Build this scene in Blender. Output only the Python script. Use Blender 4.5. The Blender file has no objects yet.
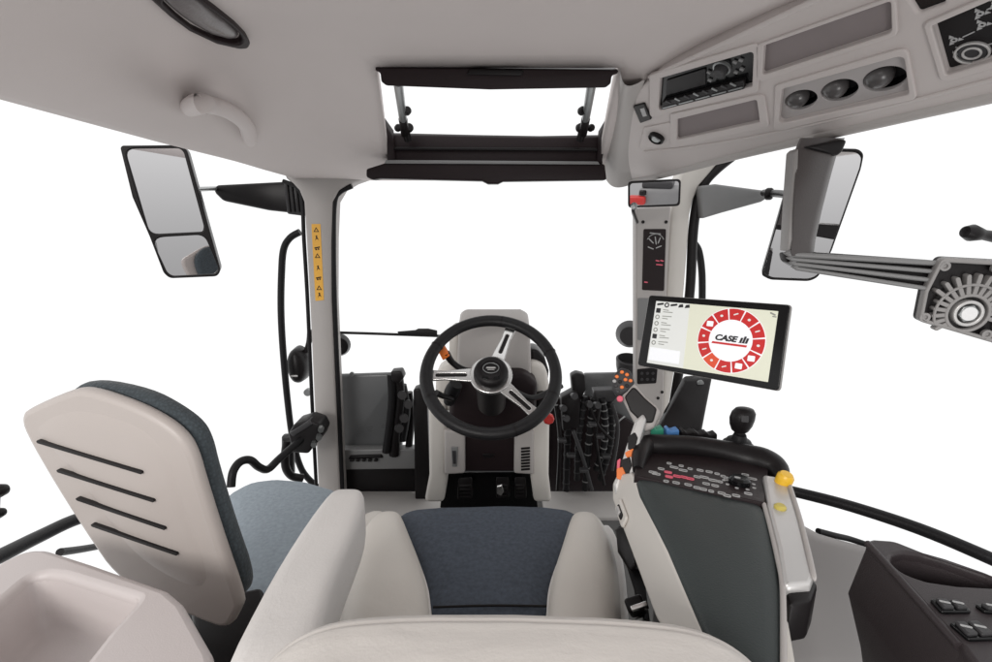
import bpy, bmesh, math, random
from mathutils import Vector, Matrix
random.seed(4)
S = bpy.context.scene
COL = S.collection
PI = math.pi
V = Vector
# ------------------------------------------------------------------ camera model
CAM = V((0, 0, 1.2)); PITCH = math.radians(13); F = 496.0
FW = V((0, math.cos(PITCH), -math.sin(PITCH))); UP = V((0, math.sin(PITCH), math.cos(PITCH))); RT = V((1, 0, 0))
def ray(px, py): return RT*((px-496)/F) + UP*((331-py)/F) + FW
def at(px, py, Y):
    d = ray(px, py); return CAM + d*(Y/d.y)
def atz(px, py, z):
    d = ray(px, py); return CAM + d*((z-CAM.z)/d.z)
def att(px, py, t): return CAM + ray(px, py)*t
def ats(seq, Y): return [at(a, b, Y) for a, b in seq]

class Pl:
    """a working plane: u right, v up, n towards the viewer"""
    def __init__(s, o, n, up=V((0, 0, 1))):
        s.o = V(o); s.n = V(n).normalized()
        s.v = (V(up) - s.n*s.n.dot(V(up))).normalized(); s.u = s.v.cross(s.n)
    def px(s, a, b):
        d = ray(a, b); t = (s.o-CAM).dot(s.n)/d.dot(s.n); q = CAM + d*t - s.o
        return (q.dot(s.u), q.dot(s.v))
    def pxs(s, seq): return [s.px(a, b) for a, b in seq]
    def w(s, u, v, h=0): return s.o + s.u*u + s.v*v + s.n*h
    def mat(s):
        m = Matrix.Identity(4)
        for i in range(3):
            m[i][0] = s.u[i]; m[i][1] = s.v[i]; m[i][2] = s.n[i]; m[i][3] = s.o[i]
        return m
def plane3(a, b, c):
    n = (b-a).cross(c-a).normalized()
    if n.dot(CAM-a) < 0: n = -n
    return n

# ------------------------------------------------------------------ materials
def mat(name, col, rough=0.5, metal=0.0, grain=0.0, gscale=500, var=0.0, vscale=6, spec=0.5, coat=0.0, emit=0.0, weave=0.0, wscale=900, col2=None):
    m = bpy.data.materials.new(name); m.use_nodes = True
    nt = m.node_tree; N = nt.nodes; L = nt.links
    b = N['Principled BSDF']
    c4 = (*col, 1)
    b.inputs['Base Color'].default_value = c4
    b.inputs['Roughness'].default_value = rough
    b.inputs['Metallic'].default_value = metal
    b.inputs['Specular IOR Level'].default_value = spec
    b.inputs['Coat Weight'].default_value = coat
    b.inputs['Coat Roughness'].default_value = 0.08
    if emit:
        b.inputs['Emission Color'].default_value = c4; b.inputs['Emission Strength'].default_value = emit
    tc = N.new('ShaderNodeTexCoord')
    colsock = None
    if var:
        n1 = N.new('ShaderNodeTexNoise'); n1.inputs['Scale'].default_value = vscale; n1.inputs['Detail'].default_value = 5
        L.new(tc.outputs['Object'], n1.inputs['Vector'])
        mx = N.new('ShaderNodeMix'); mx.data_type = 'RGBA'
        mx.inputs['A'].default_value = (*[x*(1-var) for x in col], 1); mx.inputs['B'].default_value = (*[min(1, x*(1+var)) for x in (col2 or col)], 1)
        L.new(n1.outputs['Fac'], mx.inputs['Factor']); colsock = mx.outputs['Result']
        mr = N.new('ShaderNodeMapRange'); mr.inputs['To Min'].default_value = max(0.02, rough-0.09); mr.inputs['To Max'].default_value = min(1, rough+0.09)
        L.new(n1.outputs['Fac'], mr.inputs['Value']); L.new(mr.outputs['Result'], b.inputs['Roughness'])
    h = None
    if weave:
        w1 = N.new('ShaderNodeTexVoronoi'); w1.inputs['Scale'].default_value = wscale; w1.inputs['Randomness'].default_value = 0.55
        L.new(tc.outputs['Object'], w1.inputs['Vector'])
        bp = N.new('ShaderNodeBump'); bp.inputs['Strength'].default_value = weave; bp.inputs['Distance'].default_value = 0.001
        L.new(w1.outputs['Distance'], bp.inputs['Height']); L.new(bp.outputs['Normal'], b.inputs['Normal'])
        if colsock:
            m2 = N.new('ShaderNodeMix'); m2.data_type = 'RGBA'; m2.blend_type = 'MULTIPLY'; m2.inputs['Factor'].default_value = 0.55
            cr = N.new('ShaderNodeMapRange'); cr.inputs['From Max'].default_value = 0.7; cr.inputs['To Min'].default_value = 1.25; cr.inputs['To Max'].default_value = 0.45
            L.new(w1.outputs['Distance'], cr.inputs['Value']); L.new(colsock, m2.inputs['A']); L.new(cr.outputs['Result'], m2.inputs['B']); colsock = m2.outputs['Result']
        b.inputs['Sheen Weight'].default_value = 0.15
    elif grain:
        n2 = N.new('ShaderNodeTexNoise'); n2.inputs['Scale'].default_value = gscale; n2.inputs['Detail'].default_value = 2
        L.new(tc.outputs['Object'], n2.inputs['Vector'])
        bp = N.new('ShaderNodeBump'); bp.inputs['Strength'].default_value = grain; bp.inputs['Distance'].default_value = 0.001
        L.new(n2.outputs['Fac'], bp.inputs['Height']); L.new(bp.outputs['Normal'], b.inputs['Normal'])
    if colsock: L.new(colsock, b.inputs['Base Color'])
    return m
M = {}
M['liner'] = mat('roof_lining', (.56, .51, .495), .75, grain=.25, gscale=700, var=.05, vscale=4)
M['trim'] = mat('grey_trim', (.42, .395, .38), .5, grain=.2, gscale=600, var=.05, vscale=7)
M['console'] = mat('console_trim', (.53, .485, .47), .48, grain=.2, gscale=600, var=.04, vscale=7)
M['cast'] = mat('cast_grey', (.26, .25, .245), .42, grain=.4, gscale=250, var=.12, vscale=12)
M['arm'] = mat('arm_grey', (.055, .047, .046), .36, grain=.3, gscale=400, var=.1)
M['ball'] = mat('vent_ball_grey', (.075, .07, .07), .25, var=.06)
M['vent'] = mat('vent_plate_grey', (.40, .375, .37), .42, grain=.2, var=.04)
M['arch'] = mat('arch_plastic', (.28, .265, .26), .45, grain=.2, gscale=500, var=.06, vscale=5)
M['cream'] = mat('cream_trim', (.62, .59, .55), .45, grain=.15, gscale=600, var=.04)
M['warm'] = mat('warm_tray_plastic', (.56, .51, .50), .42, grain=.2, gscale=500, var=.05)
M['pocket'] = mat('pocket_felt', (.22, .19, .19), .85, grain=.3, gscale=900, var=.08, vscale=20)
M['black'] = mat('black_plastic', (.011, .0095, .010), .36, spec=.22, grain=.25, gscale=800, var=.15)
M['blackgloss'] = mat('black_gloss', (.005, .005, .0055), .16, spec=.3, var=.1)
M['brown'] = mat('brown_black_frame', (.018, .0115, .0125), .45, spec=.2, grain=.3, gscale=500, var=.15)
M['rubber'] = mat('rubber', (.011, .0105, .0115), .45, spec=.22, grain=.3, gscale=300, var=.15)
M['dark'] = mat('dark_grey_plastic', (.042, .041, .043), .4, spec=.28, grain=.25, gscale=600, var=.12)
M['purple'] = mat('dark_console_plastic', (.040, .032, .034), .42, spec=.28, grain=.35, gscale=700, var=.12)
M['mid'] = mat('mid_grey_plastic', (.20, .20, .20), .42, grain=.2, gscale=600, var=.08)
M['pad'] = mat('armrest_pad', (.034, .042, .042), .5, spec=.35, grain=.5, gscale=420, var=.12, vscale=9)
M['fabric'] = mat('blue_grey_fabric', (.062, .075, .098), .9, grain=.9, gscale=240, var=.55, vscale=115)
M['mesh'] = mat('spacer_mesh_fabric', (.055, .070, .080), .9, weave=.9, wscale=190, var=.16, vscale=9)
M['fabric2'] = mat('pale_blue_fabric', (.30, .345, .385), .92, grain=.8, gscale=240, var=.28, vscale=115)
M['leather'] = mat('cream_leather', (.66, .62, .57), .5, grain=.35, gscale=260, var=.05, vscale=8)
M['leather2'] = mat('pale_leather', (.66, .635, .615), .55, grain=.35, gscale=260, var=.05, vscale=8)
M['shell'] = mat('seat_shell', (.45, .405, .38), .4, grain=.15, gscale=500, var=.04)
M['metal'] = mat('brushed_metal', (.70, .69, .68), .24, 1.0, var=.03, vscale=30)
M['steel'] = mat('grey_steel', (.32, .33, .33), .35, .8, grain=.15, var=.1, vscale=20)
M['silver'] = mat('silver_paint', (.55, .54, .53), .35, .4, var=.05)
M['mirror'] = mat('mirror_glass', (.82, .81, .82), .0, 1.0)
M['leatherblack'] = mat('wheel_leather', (.014, .0135, .0145), .4, spec=.25, grain=.5, gscale=350, var=.15, vscale=30)
M['orange'] = mat('orange_plastic', (.85, .20, .03), .4, var=.05)
M['sticker'] = mat('amber_sticker', (.80, .42, .05), .5, var=.05, vscale=60)
M['red'] = mat('red_plastic', (.50, .025, .02), .4, var=.05)
M['pink'] = mat('pink_print', (.75, .12, .18), .5, var=.03)
M['yellow'] = mat('yellow_plastic', (.85, .50, .03), .35, var=.05)
M['green'] = mat('green_plastic', (.04, .28, .18), .4, var=.05)
M['blue'] = mat('blue_plastic', (.08, .22, .50), .4, var=.05)
M['white'] = mat('hole_white', (.75, .75, .75), .5, var=.03)
M['greyprint'] = mat('grey_print', (.40, .40, .40), .5, var=.03)
M['amberbtn'] = mat('dull_yellow', (.55, .45, .10), .4, var=.05)
M['floor'] = mat('floor_mat', (.10, .098, .095), .8, grain=.6, gscale=200, var=.2, vscale=12)
M['sill'] = mat('sill_plastic', (.42, .40, .385), .6, grain=.3, gscale=300, var=.1, vscale=10)
M['smoke'] = mat('smoked_panel', (.13, .134, .137), .3, var=.08, vscale=5)
M['lens'] = mat('lamp_lens', (.15, .135, .135), .35, grain=.5, gscale=250, var=.08, coat=.15)
M['scr'] = mat('screen_bg', (.56, .565, .46), .3, emit=.52)
M['scrwhite'] = mat('screen_white', (.66, .67, .69), .3, emit=.62)
M['scrgrey'] = mat('screen_grey', (.58, .59, .57), .3, emit=.5)
M['scrred'] = mat('screen_red', (.50, .018, .018), .3, emit=.3)
M['scrorange'] = mat('screen_orange', (.62, .07, .025), .3, emit=.32)
M['scrblack'] = mat('screen_black', (.012, .012, .014), .3, emit=.3)
M['scrtext'] = mat('screen_text', (.22, .22, .20), .3, emit=.4)

def crease(m, scale, strength, dist=.004, detail=4, stretch=(1, 1, 1)):
    nt = m.node_tree; N = nt.nodes; L = nt.links; b = N['Principled BSDF']
    tc = N.new('ShaderNodeTexCoord'); mp = N.new('ShaderNodeMapping'); mp.inputs['Scale'].default_value = stretch
    n = N.new('ShaderNodeTexNoise'); n.inputs['Scale'].default_value = scale; n.inputs['Detail'].default_value = detail; n.inputs['Distortion'].default_value = .6
    L.new(tc.outputs['Object'], mp.inputs['Vector']); L.new(mp.outputs['Vector'], n.inputs['Vector'])
    bp = N.new('ShaderNodeBump'); bp.inputs['Strength'].default_value = strength; bp.inputs['Distance'].default_value = dist
    L.new(n.outputs['Fac'], bp.inputs['Height'])
    old = b.inputs['Normal'].links
    if old: L.new(old[0].from_socket, bp.inputs['Normal'])
    L.new(bp.outputs['Normal'], b.inputs['Normal'])
for k in ('leather', 'leather2'): crease(M[k], 16, .45, .006, 5, (1, .6, 1))
crease(M['fabric2'], 9, .35, .01); crease(M['fabric'], 11, .3, .008)
crease(M['liner'], 5, .25, .012, 2); crease(M['shell'], 6, .2, .008, 2); crease(M['leatherblack'], 60, .3, .003)
crease(M['pad'], 8, .2, .006)
# ------------------------------------------------------------------ object helpers
WLOC = {}
def thing(name, label, cat, loc, group=None):
    o = bpy.data.objects.new(name, None); COL.objects.link(o); o.empty_display_size = .05
    o.location = V(loc); WLOC[o.name] = V(loc)
    o['label'] = label; o['category'] = cat
    if group: o['group'] = group
    return o
def tag(o, label, cat, group=None):
    o['label'] = label; o['category'] = cat
    if group: o['group'] = group
    return o
def emit(name, me, m, parent=None, smooth=40, sub=0, label=None, kind=None):
    """me: mesh whose vertices are in world coordinates"""
    if isinstance(me, bmesh.types.BMesh):
        bm = me; me = bpy.data.meshes.new(name)
        bmesh.ops.recalc_face_normals(bm, faces=bm.faces); bm.to_mesh(me); bm.free()
    if parent: base = WLOC[parent.name]
    else:
        xs = [v.co for v in me.vertices]
        base = V(((min(c.x for c in xs)+max(c.x for c in xs))/2, (min(c.y for c in xs)+max(c.y for c in xs))/2, min(c.z for c in xs)))
    me.transform(Matrix.Translation(-base))
    me.materials.clear(); me.materials.append(M[m] if isinstance(m, str) else m)
    me.shade_smooth()
    if smooth < 180: me.set_sharp_from_angle(angle=math.radians(smooth))
    o = bpy.data.objects.new(name, me); COL.objects.link(o)
    if parent: o.parent = parent
    else: o.location = base
    WLOC[o.name] = V(base)
    if sub:
        md = o.modifiers.new('sub', 'SUBSURF'); md.levels = sub; md.render_levels = sub
    if label: o['label'] = label
    if kind: o['kind'] = kind
    return o
def join(bms):
    out = bmesh.new()
    for b in bms:
        me = bpy.data.meshes.new('tmp'); b.to_mesh(me); b.free(); out.from_mesh(me); bpy.data.meshes.remove(me)
    return out
def fancybevel(bm, w, seg=3, ang=30):
    if w <= 0: return bm
    bmesh.ops.recalc_face_normals(bm, faces=bm.faces)
    ed = [e for e in bm.edges if len(e.link_faces) == 2 and e.calc_face_angle(0) > math.radians(ang)]
    bmesh.ops.bevel(bm, geom=ed, offset=w, segments=seg, profile=.5, affect='EDGES', clamp_overlap=True)
    return bm
def solid(pts, vec, bev=0, seg=3):
    """polygon pts (3D) extruded along vec (vector or list of far points)"""
    bm = bmesh.new(); n = len(pts)
    far = [p+vec for p in pts] if isinstance(vec, Vector) else vec
    a = [bm.verts.new(p) for p in pts]; b = [bm.verts.new(p) for p in far]
    bm.faces.new(a); bm.faces.new(b[::-1])
    for i in range(n): bm.faces.new((a[i], b[i], b[(i+1) % n], a[(i+1) % n]))
    return fancybevel(bm, bev, seg)
def rpoly(pts, r, seg=5):
    """round the corners of a 2D polygon"""
    out = []; n = len(pts)
    rs = r if isinstance(r, (list, tuple)) else [r]*n
    for i in range(n):
        p = V(pts[i]).to_2d(); a = V(pts[i-1]).to_2d()-p; b = V(pts[(i+1) % n]).to_2d()-p
        la, lb = a.length, b.length
        if la < 1e-9 or lb < 1e-9: continue
        a /= la; b /= lb
        ang = a.angle(b, PI)
        if ang > PI-.05 or rs[i] <= 0: out.append(tuple(p)); continue
        d = min(rs[i]/math.tan(ang/2), la*.49, lb*.49)
        s, e = p+a*d, p+b*d
        for k in range(seg+1):
            t = k/seg; out.append(tuple(s*(1-t)**2 + p*2*t*(1-t) + e*t*t))
    return out
def ell(c, rx, ry, n=32, rot=0):
    return [(c[0]+rx*math.cos(a)*math.cos(rot)-ry*math.sin(a)*math.sin(rot), c[1]+rx*math.cos(a)*math.sin(rot)+ry*math.sin(a)*math.cos(rot)) for a in [2*PI*k/n for k in range(n)]]
def capsule(a, b, r, n=6):
    a, b = V(a).to_2d(), V(b).to_2d(); d = (b-a).normalized(); q = V((-d.y, d.x)); out = []
    for k in range(n+1):
        t = PI*k/n; out.append(tuple(b + q*math.cos(t)*r + d*math.sin(t)*r))
    for k in range(n+1):
        t = PI*k/n; out.append(tuple(a - q*math.cos(t)*r - d*math.sin(t)*r))
    return out
def area2(p): return sum(p[i-1][0]*p[i][1]-p[i][0]*p[i-1][1] for i in range(len(p)))/2
def platemesh(pl, loops, h0, h1, bev=0):
    cu = bpy.data.curves.new('tmp', 'CURVE'); cu.dimensions = '2D'; cu.fill_mode = 'BOTH'
    cu.extrude = max((h1-h0)/2-bev, 1e-5); cu.bevel_depth = bev; cu.bevel_resolution = 2; cu.offset = -bev
    for i, lp in enumerate(loops):
        if (area2(lp) > 0) != (i == 0): lp = lp[::-1]
        sp = cu.splines.new('POLY'); sp.points.add(len(lp)-1); sp.use_cyclic_u = True
        for q, p in zip(sp.points, lp): q.co = (p[0], p[1], 0, 1)
    ob = bpy.data.objects.new('tmp', cu)
    me = bpy.data.meshes.new_from_object(ob)
    bpy.data.objects.remove(ob); bpy.data.curves.remove(cu)
    me.transform(pl.mat() @ Matrix.Translation((0, 0, (h0+h1)/2)))
    return me
def plate(name, pl, outline, h0, h1, m, parent=None, holes=(), bev=0, smooth=40, label=None):
    return emit(name, platemesh(pl, [outline, *holes], h0, h1, bev), m, parent, smooth, label=label)
def plates(name, pl, outlines, h0, h1, m, parent=None, bev=0, label=None):
    """several flat marks of one print as one mesh"""
    bm = bmesh.new()
    for o in outlines:
        me = platemesh(pl, o if isinstance(o[0], list) else [o], h0, h1, bev); bm.from_mesh(me); bpy.data.meshes.remove(me)
    return emit(name, bm, m, parent, 40, label=label)
def text(name, pl, s, c, size, h, m, parent, shear=0, sx=1, bold=0, th=.0006, align='CENTER'):
    cu = bpy.data.curves.new('tmp', 'FONT'); cu.body = s; cu.size = size; cu.align_x = align; cu.align_y = 'CENTER'
    cu.extrude = th/2; cu.shear = shear; cu.offset = bold
    ob = bpy.data.objects.new('tmp', cu); COL.objects.link(ob); bpy.context.view_layer.update()
    me = bpy.data.meshes.new_from_object(ob.evaluated_get(bpy.context.evaluated_depsgraph_get()))
    bpy.data.objects.remove(ob); bpy.data.curves.remove(cu)
    me.transform(pl.mat() @ Matrix.Translation((c[0], c[1], h)) @ Matrix.Diagonal((sx, 1, 1, 1)))
    return emit(name, me, m, parent)
def catmull(P, n=6):
    if len(P) < 3: return P
    out = []
    for i in range(len(P)-1):
        p0 = P[max(i-1, 0)]; p1 = P[i]; p2 = P[i+1]; p3 = P[min(i+2, len(P)-1)]
        for k in range(n):
            t = k/n
            out.append(.5*((2*p1)+(p2-p0)*t+(2*p0-5*p1+4*p2-p3)*t*t+(3*p1-p0-3*p2+p3)*t**3))
    out.append(P[-1]); return out
def tubebm(P, r, n=12, curve=True, flat=1.0):
    P = [V(p) for p in P]; R = r if isinstance(r, (list, tuple)) else None
    if curve and len(P) > 2:
        if R: R = [q.x for q in catmull([V((a, 0, 0)) for a in R])]
        P = catmull(P)
    bm = bmesh.new(); prev = None; rings = []
    up = V((0, 0, 1))
    t0 = (P[1]-P[0]).normalized()
    if abs(t0.z) > .9: up = V((1, 0, 0))
    x = t0.cross(up).normalized()
    for i, p in enumerate(P):
        t = (P[min(i+1, len(P)-1)]-P[max(i-1, 0)]).normalized()
        x = (x - t*x.dot(t)).normalized(); y = t.cross(x)
        rr = R[i] if R else r
        rings.append([bm.verts.new(p + x*math.cos(2*PI*k/n)*rr + y*math.sin(2*PI*k/n)*rr*flat) for k in range(n)])
    for a, b in zip(rings, rings[1:]):
        for k in range(n): bm.faces.new((a[k], a[(k+1) % n], b[(k+1) % n], b[k]))
    bm.faces.new(rings[0][::-1]); bm.faces.new(rings[-1])
    return bm
def tube(name, P, r, m, parent=None, n=12, curve=True, flat=1.0, label=None):
    return emit(name, tubebm(P, r, n, curve, flat), m, parent, 50, label=label)
def lathebm(prof, o, axis, n=32, sx=1, upv=V((0, 0, 1))):
    """prof: (radius, height along axis)"""
    axis = V(axis).normalized()
    if abs(axis.dot(upv)) > .95: upv = V((0, 1, 0))
    u = upv.cross(axis).normalized(); v = axis.cross(u); bm = bmesh.new(); rings = []
    for r, h in prof:
        if r < 1e-6: rings.append([bm.verts.new(V(o)+axis*h)])
        else: rings.append([bm.verts.new(V(o)+axis*h+u*math.cos(2*PI*k/n)*r*sx+v*math.sin(2*PI*k/n)*r) for k in range(n)])
    for a, b in zip(rings, rings[1:]):
        for k in range(n):
            k2 = (k+1) % n
            if len(a) == 1 and len(b) == 1: continue
            if len(a) == 1: bm.faces.new((a[0], b[k2], b[k]))
            elif len(b) == 1: bm.faces.new((a[k], a[k2], b[0]))
            else: bm.faces.new((a[k], a[k2], b[k2], b[k]))
    for rg, fl in ((rings[0], 1), (rings[-1], 0)):
        if len(rg) > 1: bm.faces.new(rg[::-1] if fl else rg)
    return bm
def lathe(name, prof, o, axis, m, parent=None, n=32, label=None, sx=1):
    return emit(name, lathebm(prof, o, axis, n, sx), m, parent, 40, label=label)
def boxbm(c, d, bev=0, rot=None, seg=3):
    bm = bmesh.new(); bmesh.ops.create_cube(bm, size=1)
    for v in bm.verts: v.co = V((v.co.x*d[0], v.co.y*d[1], v.co.z*d[2]))
    fancybevel(bm, bev, seg)
    if rot is not None: bmesh.ops.transform(bm, matrix=rot, verts=bm.verts)
    bmesh.ops.translate(bm, vec=V(c), verts=bm.verts); return bm
def box(name, c, d, m, parent=None, bev=0, rot=None, label=None): return emit(name, boxbm(c, d, bev, rot), m, parent, 40, label=label)
def gridbm(rows):
    bm = bmesh.new(); g = [[bm.verts.new(p) for p in r] for r in rows]
    for a, b in zip(g, g[1:]):
        for k in range(len(a)-1): bm.faces.new((a[k], a[k+1], b[k+1], b[k]))
    return bm
def loftbm(secs, cap=True):
    bm = bmesh.new(); g = [[bm.verts.new(p) for p in r] for r in secs]; n = len(g[0])
    for a, b in zip(g, g[1:]):
        for k in range(n): bm.faces.new((a[k], a[(k+1) % n], b[(k+1) % n], b[k]))
    if cap: bm.faces.new(g[0][::-1]); bm.faces.new(g[-1])
    return bm
def resample(lp, n):
    P = [V(p).to_2d() for p in lp]; L = [0]
    for i in range(len(P)): L.append(L[-1]+(P[(i+1) % len(P)]-P[i]).length)
    out = []; j = 0
    for k in range(n):
        d = L[-1]*k/n
        while L[j+1] < d: j += 1
        t = (d-L[j])/max(L[j+1]-L[j], 1e-9); out.append(P[j].lerp(P[(j+1) % len(P)], t))
    return out
def pillowbm(pl, outline, h, drop, n=64, cen=None, crown=.5, edge=.018, wob=None):
    """upholstered pad: outline on plane, rounded edge, domed top, sides going down by drop"""
    P = resample(outline, n)
    c = V(cen).to_2d() if cen else sum(P, V((0, 0)))/n
    bm = bmesh.new(); rings = []
    def ring(s, hh, ins=0):
        r = []
        for p in P:
            d = (p-c); l = d.length; q = c + d*max(0, (l*s-ins)/max(l, 1e-6))
            z = hh + (wob(q.x, q.y) if wob and hh > -.001 else 0)
            r.append(bm.verts.new(pl.w(q.x, q.y, z)))
        return r
    rings.append(ring(1, -drop)); rings.append(ring(1, -drop*.5)); rings.append(ring(1, -edge))
    for k in range(1, 7):
        a = PI/2*k/6; rings.append(ring(1, -edge+edge*math.sin(a), edge*(1-math.cos(a))))
    for s in (.9, .8, .68, .55, .42, .3, .18, .08):
        rings.append(ring(s, h*(1-s**2)**crown*1.0, edge*s))
    for a, b in zip(rings, rings[1:]):
        for k in range(n): bm.faces.new((a[k], a[(k+1) % n], b[(k+1) % n], b[k]))
    bm.faces.new(rings[0][::-1]); bm.faces.new(rings[-1]); return bm
def pillow(name, pl, outline, h, drop, m, parent=None, label=None, **k):
    return emit(name, pillowbm(pl, outline, h, drop, **k), m, parent, 60, label=label)
ZP = lambda z: Pl((0, 0, z), (0, 0, 1), (0, 1, 0))      # horizontal plane at height z
YP = lambda Y: Pl((0, Y, 0), (0, -1, 0))                # upright plane facing the driver
def sm(t, a, b):
    t = max(0, min(1, (t-a)/(b-a))); return t*t*(3-2*t)
#PARTS
# ================================================================== roof lining
def zc(x, y):
    mid = 1.53-.20*sm(y, 1.0, 1.95); edge = 1.397-.032*y
    w = sm(abs(x), .40, .76)*(1-sm(x, .1, .3))
    z = mid*(1-w)+edge*w
    if abs(x) > .75: z += (abs(x)-.75)*1.2
    return z
def onroof(px, py, off=0):
    d = ray(px, py); t = .3
    lo, hi = .2, 2.6
    for k in range(40):
        t = (lo+hi)/2; p = CAM+d*t
        if p.z > zc(p.x, p.y)-off: hi = t
        else: lo = t
    return CAM+d*t
def roofn(p):
    e = .01
    n = V(((zc(p.x+e, p.y)-zc(p.x-e, p.y))/(2*e), (zc(p.x, p.y+e)-zc(p.x, p.y-e))/(2*e), -1)); return n.normalized()
HB = [onroof(376, 68), onroof(618, 70)]; HF = [onroof(388, 161), onroof(600, 161)]
yb, yf = HB[0].y, HF[0].y
def edge_r(y): return min(.80, .368+(1.75-y)*.4064+.02)
def hl(y): t = max(0, min(1, (y-yb)/(yf-yb))); return HB[0].x*(1-t)+HF[0].x*t, HB[1].x*(1-t)+HF[1].x*t
ys = [-.15+ (yb+.15)*k/22 for k in range(23)] + [yb+(yf-yb)*k/14 for k in range(1, 15)] + [yf+(1.93-yf)*k/5 for k in range(1, 6)]
bm = bmesh.new(); g = []
for y in ys:
    a, b = hl(y); er = max(edge_r(y), b+.01); row = []
    for k in range(22): row.append(-.80+(a+.80)*k/22)
    for k in range(12): row.append(a+(b-a)*k/12)
    for k in range(15): row.append(b+(er-b)*k/14)
    g.append([bm.verts.new((x, y, zc(x, y))) for x in row])
for j in range(len(g)-1):
    for k in range(len(g[0])-1):
        if 22 <= k < 34 and ys[j] > yb-1e-6 and ys[j+1] < yf+1e-6: continue
        bm.faces.new((g[j][k], g[j][k+1], g[j+1][k+1], g[j+1][k]))
liner = emit('roof_lining', bm, 'liner', None, 60)
tag(liner, 'pale grey moulded roof lining with a rectangular hatch opening', 'roof lining')
md = liner.modifiers.new('thick', 'SOLIDIFY'); md.thickness = .045; md.offset = 1
for v in liner.data.vertices: pass
# make sure the thickness grows upwards
if sum(p.normal.z for p in liner.data.polygons) < 0: md.offset = -1

# ---- roof hatch
H = thing('roof_hatch', 'open roof hatch with black frame and two grey gas struts above the windscreen', 'roof hatch', at(490, 165, 1.78))
emit('rear_frame', solid(ats([(375, 67), (619, 70), (618, 74), (612, 76), (611, 84), (606, 88), (490, 90), (386, 86), (381, 82), (380, 73), (375, 71)], yb-.005), V((0, .03, .012)), .004), 'brown', H)
emit('frame_catch', solid(ats([(470, 69), (524, 70), (522, 76), (466, 75)], yb-.012), V((0, .03, .01)), .003), 'black', H)
ya = yf-.035
a = [at(391, 135, ya+.012), at(480, 137, ya+.012), at(540, 138, ya+.012), at(601, 137, ya+.012), at(603, 166, ya), at(386, 166, ya)]
emit('front_sill', solid(a, V((0, .02, .01)), .005), 'brown', H)
emit('sill_step', solid(ats([(394, 147), (597, 148), (599, 151), (392, 150)], ya-.006), V((0, .02, 0)), .003), 'black', H)
for s in (0, 1):
    q = [(383, 122), (393, 136), (396, 164), (388, 164)] if not s else [(608, 122), (599, 137), (596, 164), (602, 164)]
    emit('sill_end', solid([at(q[0][0], q[0][1], ya-.03), at(q[1][0], q[1][1], ya-.004), at(q[2][0], q[2][1], ya-.004), at(q[3][0], q[3][1], ya-.02)], V((0, .02, .02)), .004), 'brown', H)
emit('front_bar', solid(ats([(366, 169), (385, 163), (605, 164), (607, 180), (503, 181.5), (498, 184), (488, 184), (482, 181), (380, 178.5), (372, 180), (366, 177)], ya-.02), V((0, .045, 0)), .006), 'brown', H)
emit('bar_trim', solid(ats([(386, 160), (598, 161.5), (600, 164.5), (384, 163.5)], ya-.026), V((0, .03, 0)), .002), 'mid', H)
for s in (0, 1):
    p0, p1, p2 = ((398, 82), (402, 112), (405, 134)) if not s else ((592, 82), (587, 112), (583, 134))
    A0, A1, A2 = at(*p0, yb+.04), at(*p1, yb+.25), at(*p2, ya-.02)
    st = tube('gas_strut', [A0, A1, A1.lerp(A2, .6)], .011, 'steel', H, curve=False)
    tube('strut_rod', [A1.lerp(A2, .3), A2], .0125, 'black', st, curve=False)
    for pp, r in (((p1[0]+5*(1-2*s), p1[1]-1), .017), ((p1[0]+7*(1-2*s), p1[1]+16), .02), ((p1[0]-4*(1-2*s), p1[1]+16), .016)):
        c = at(*pp, ya-.05 if pp[1] > 120 else yb+.24)
        emit('strut_clamp', lathebm([(0, -.009), (r*.5, -.009), (r*.65, -.005), (r*.65, .005), (r*.5, .009), (0, .009)], c, (.5, -1, .2), 20), 'black', st)
    tube('strut_foot', [at(p2[0], p2[1]-6, ya-.04), at(p2[0]+3*(1-2*s), p2[1]+6, ya-.012)], .012, 'black', st)

# ---- oval lamp in the roof, rear left
p = onroof(204, 18); n = roofn(p); PL = Pl(p, n, (.3, 1, 0))
T = thing('ceiling_lamp', 'oval grey ceiling lamp in a black bezel at the top left', 'lamp', p)
o = [(140, -14), (155, 0), (166, 10), (186, 25), (213, 38), (236, 43.5), (245, 43), (248, 38), (244.5, 31), (233, 19), (212, 2), (190, -14), (160, -24)]
op = PL.pxs(o)
c = sum((V(q) for q in op), V((0, 0)))/len(op)
sc = lambda s: [tuple(c+(V(q)-c)*s) for q in op]
plate('bezel', PL, rpoly(op, .03), -.004, .012, 'brown', T, holes=[rpoly(sc(.78), .03)], bev=.004)
emit('lens', pillowbm(PL, rpoly(sc(.80), .03), .012, .003, n=48, edge=.004), 'lens', T)

# ---- grab handle on the roof
hp = [onroof(175, 129, -.035), onroof(179.5, 116, .012), onroof(191, 107, .038), onroof(212, 105.5, .045), onroof(232, 113, .040), onroof(245, 124, .025), onroof(249, 135, .0), onroof(248, 144, -.04)]
T = tube('grab_handle', hp, [.021, .0185, .0170, .0165, .0165, .0170, .0185, .021], 'liner', liner, n=20)

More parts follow.
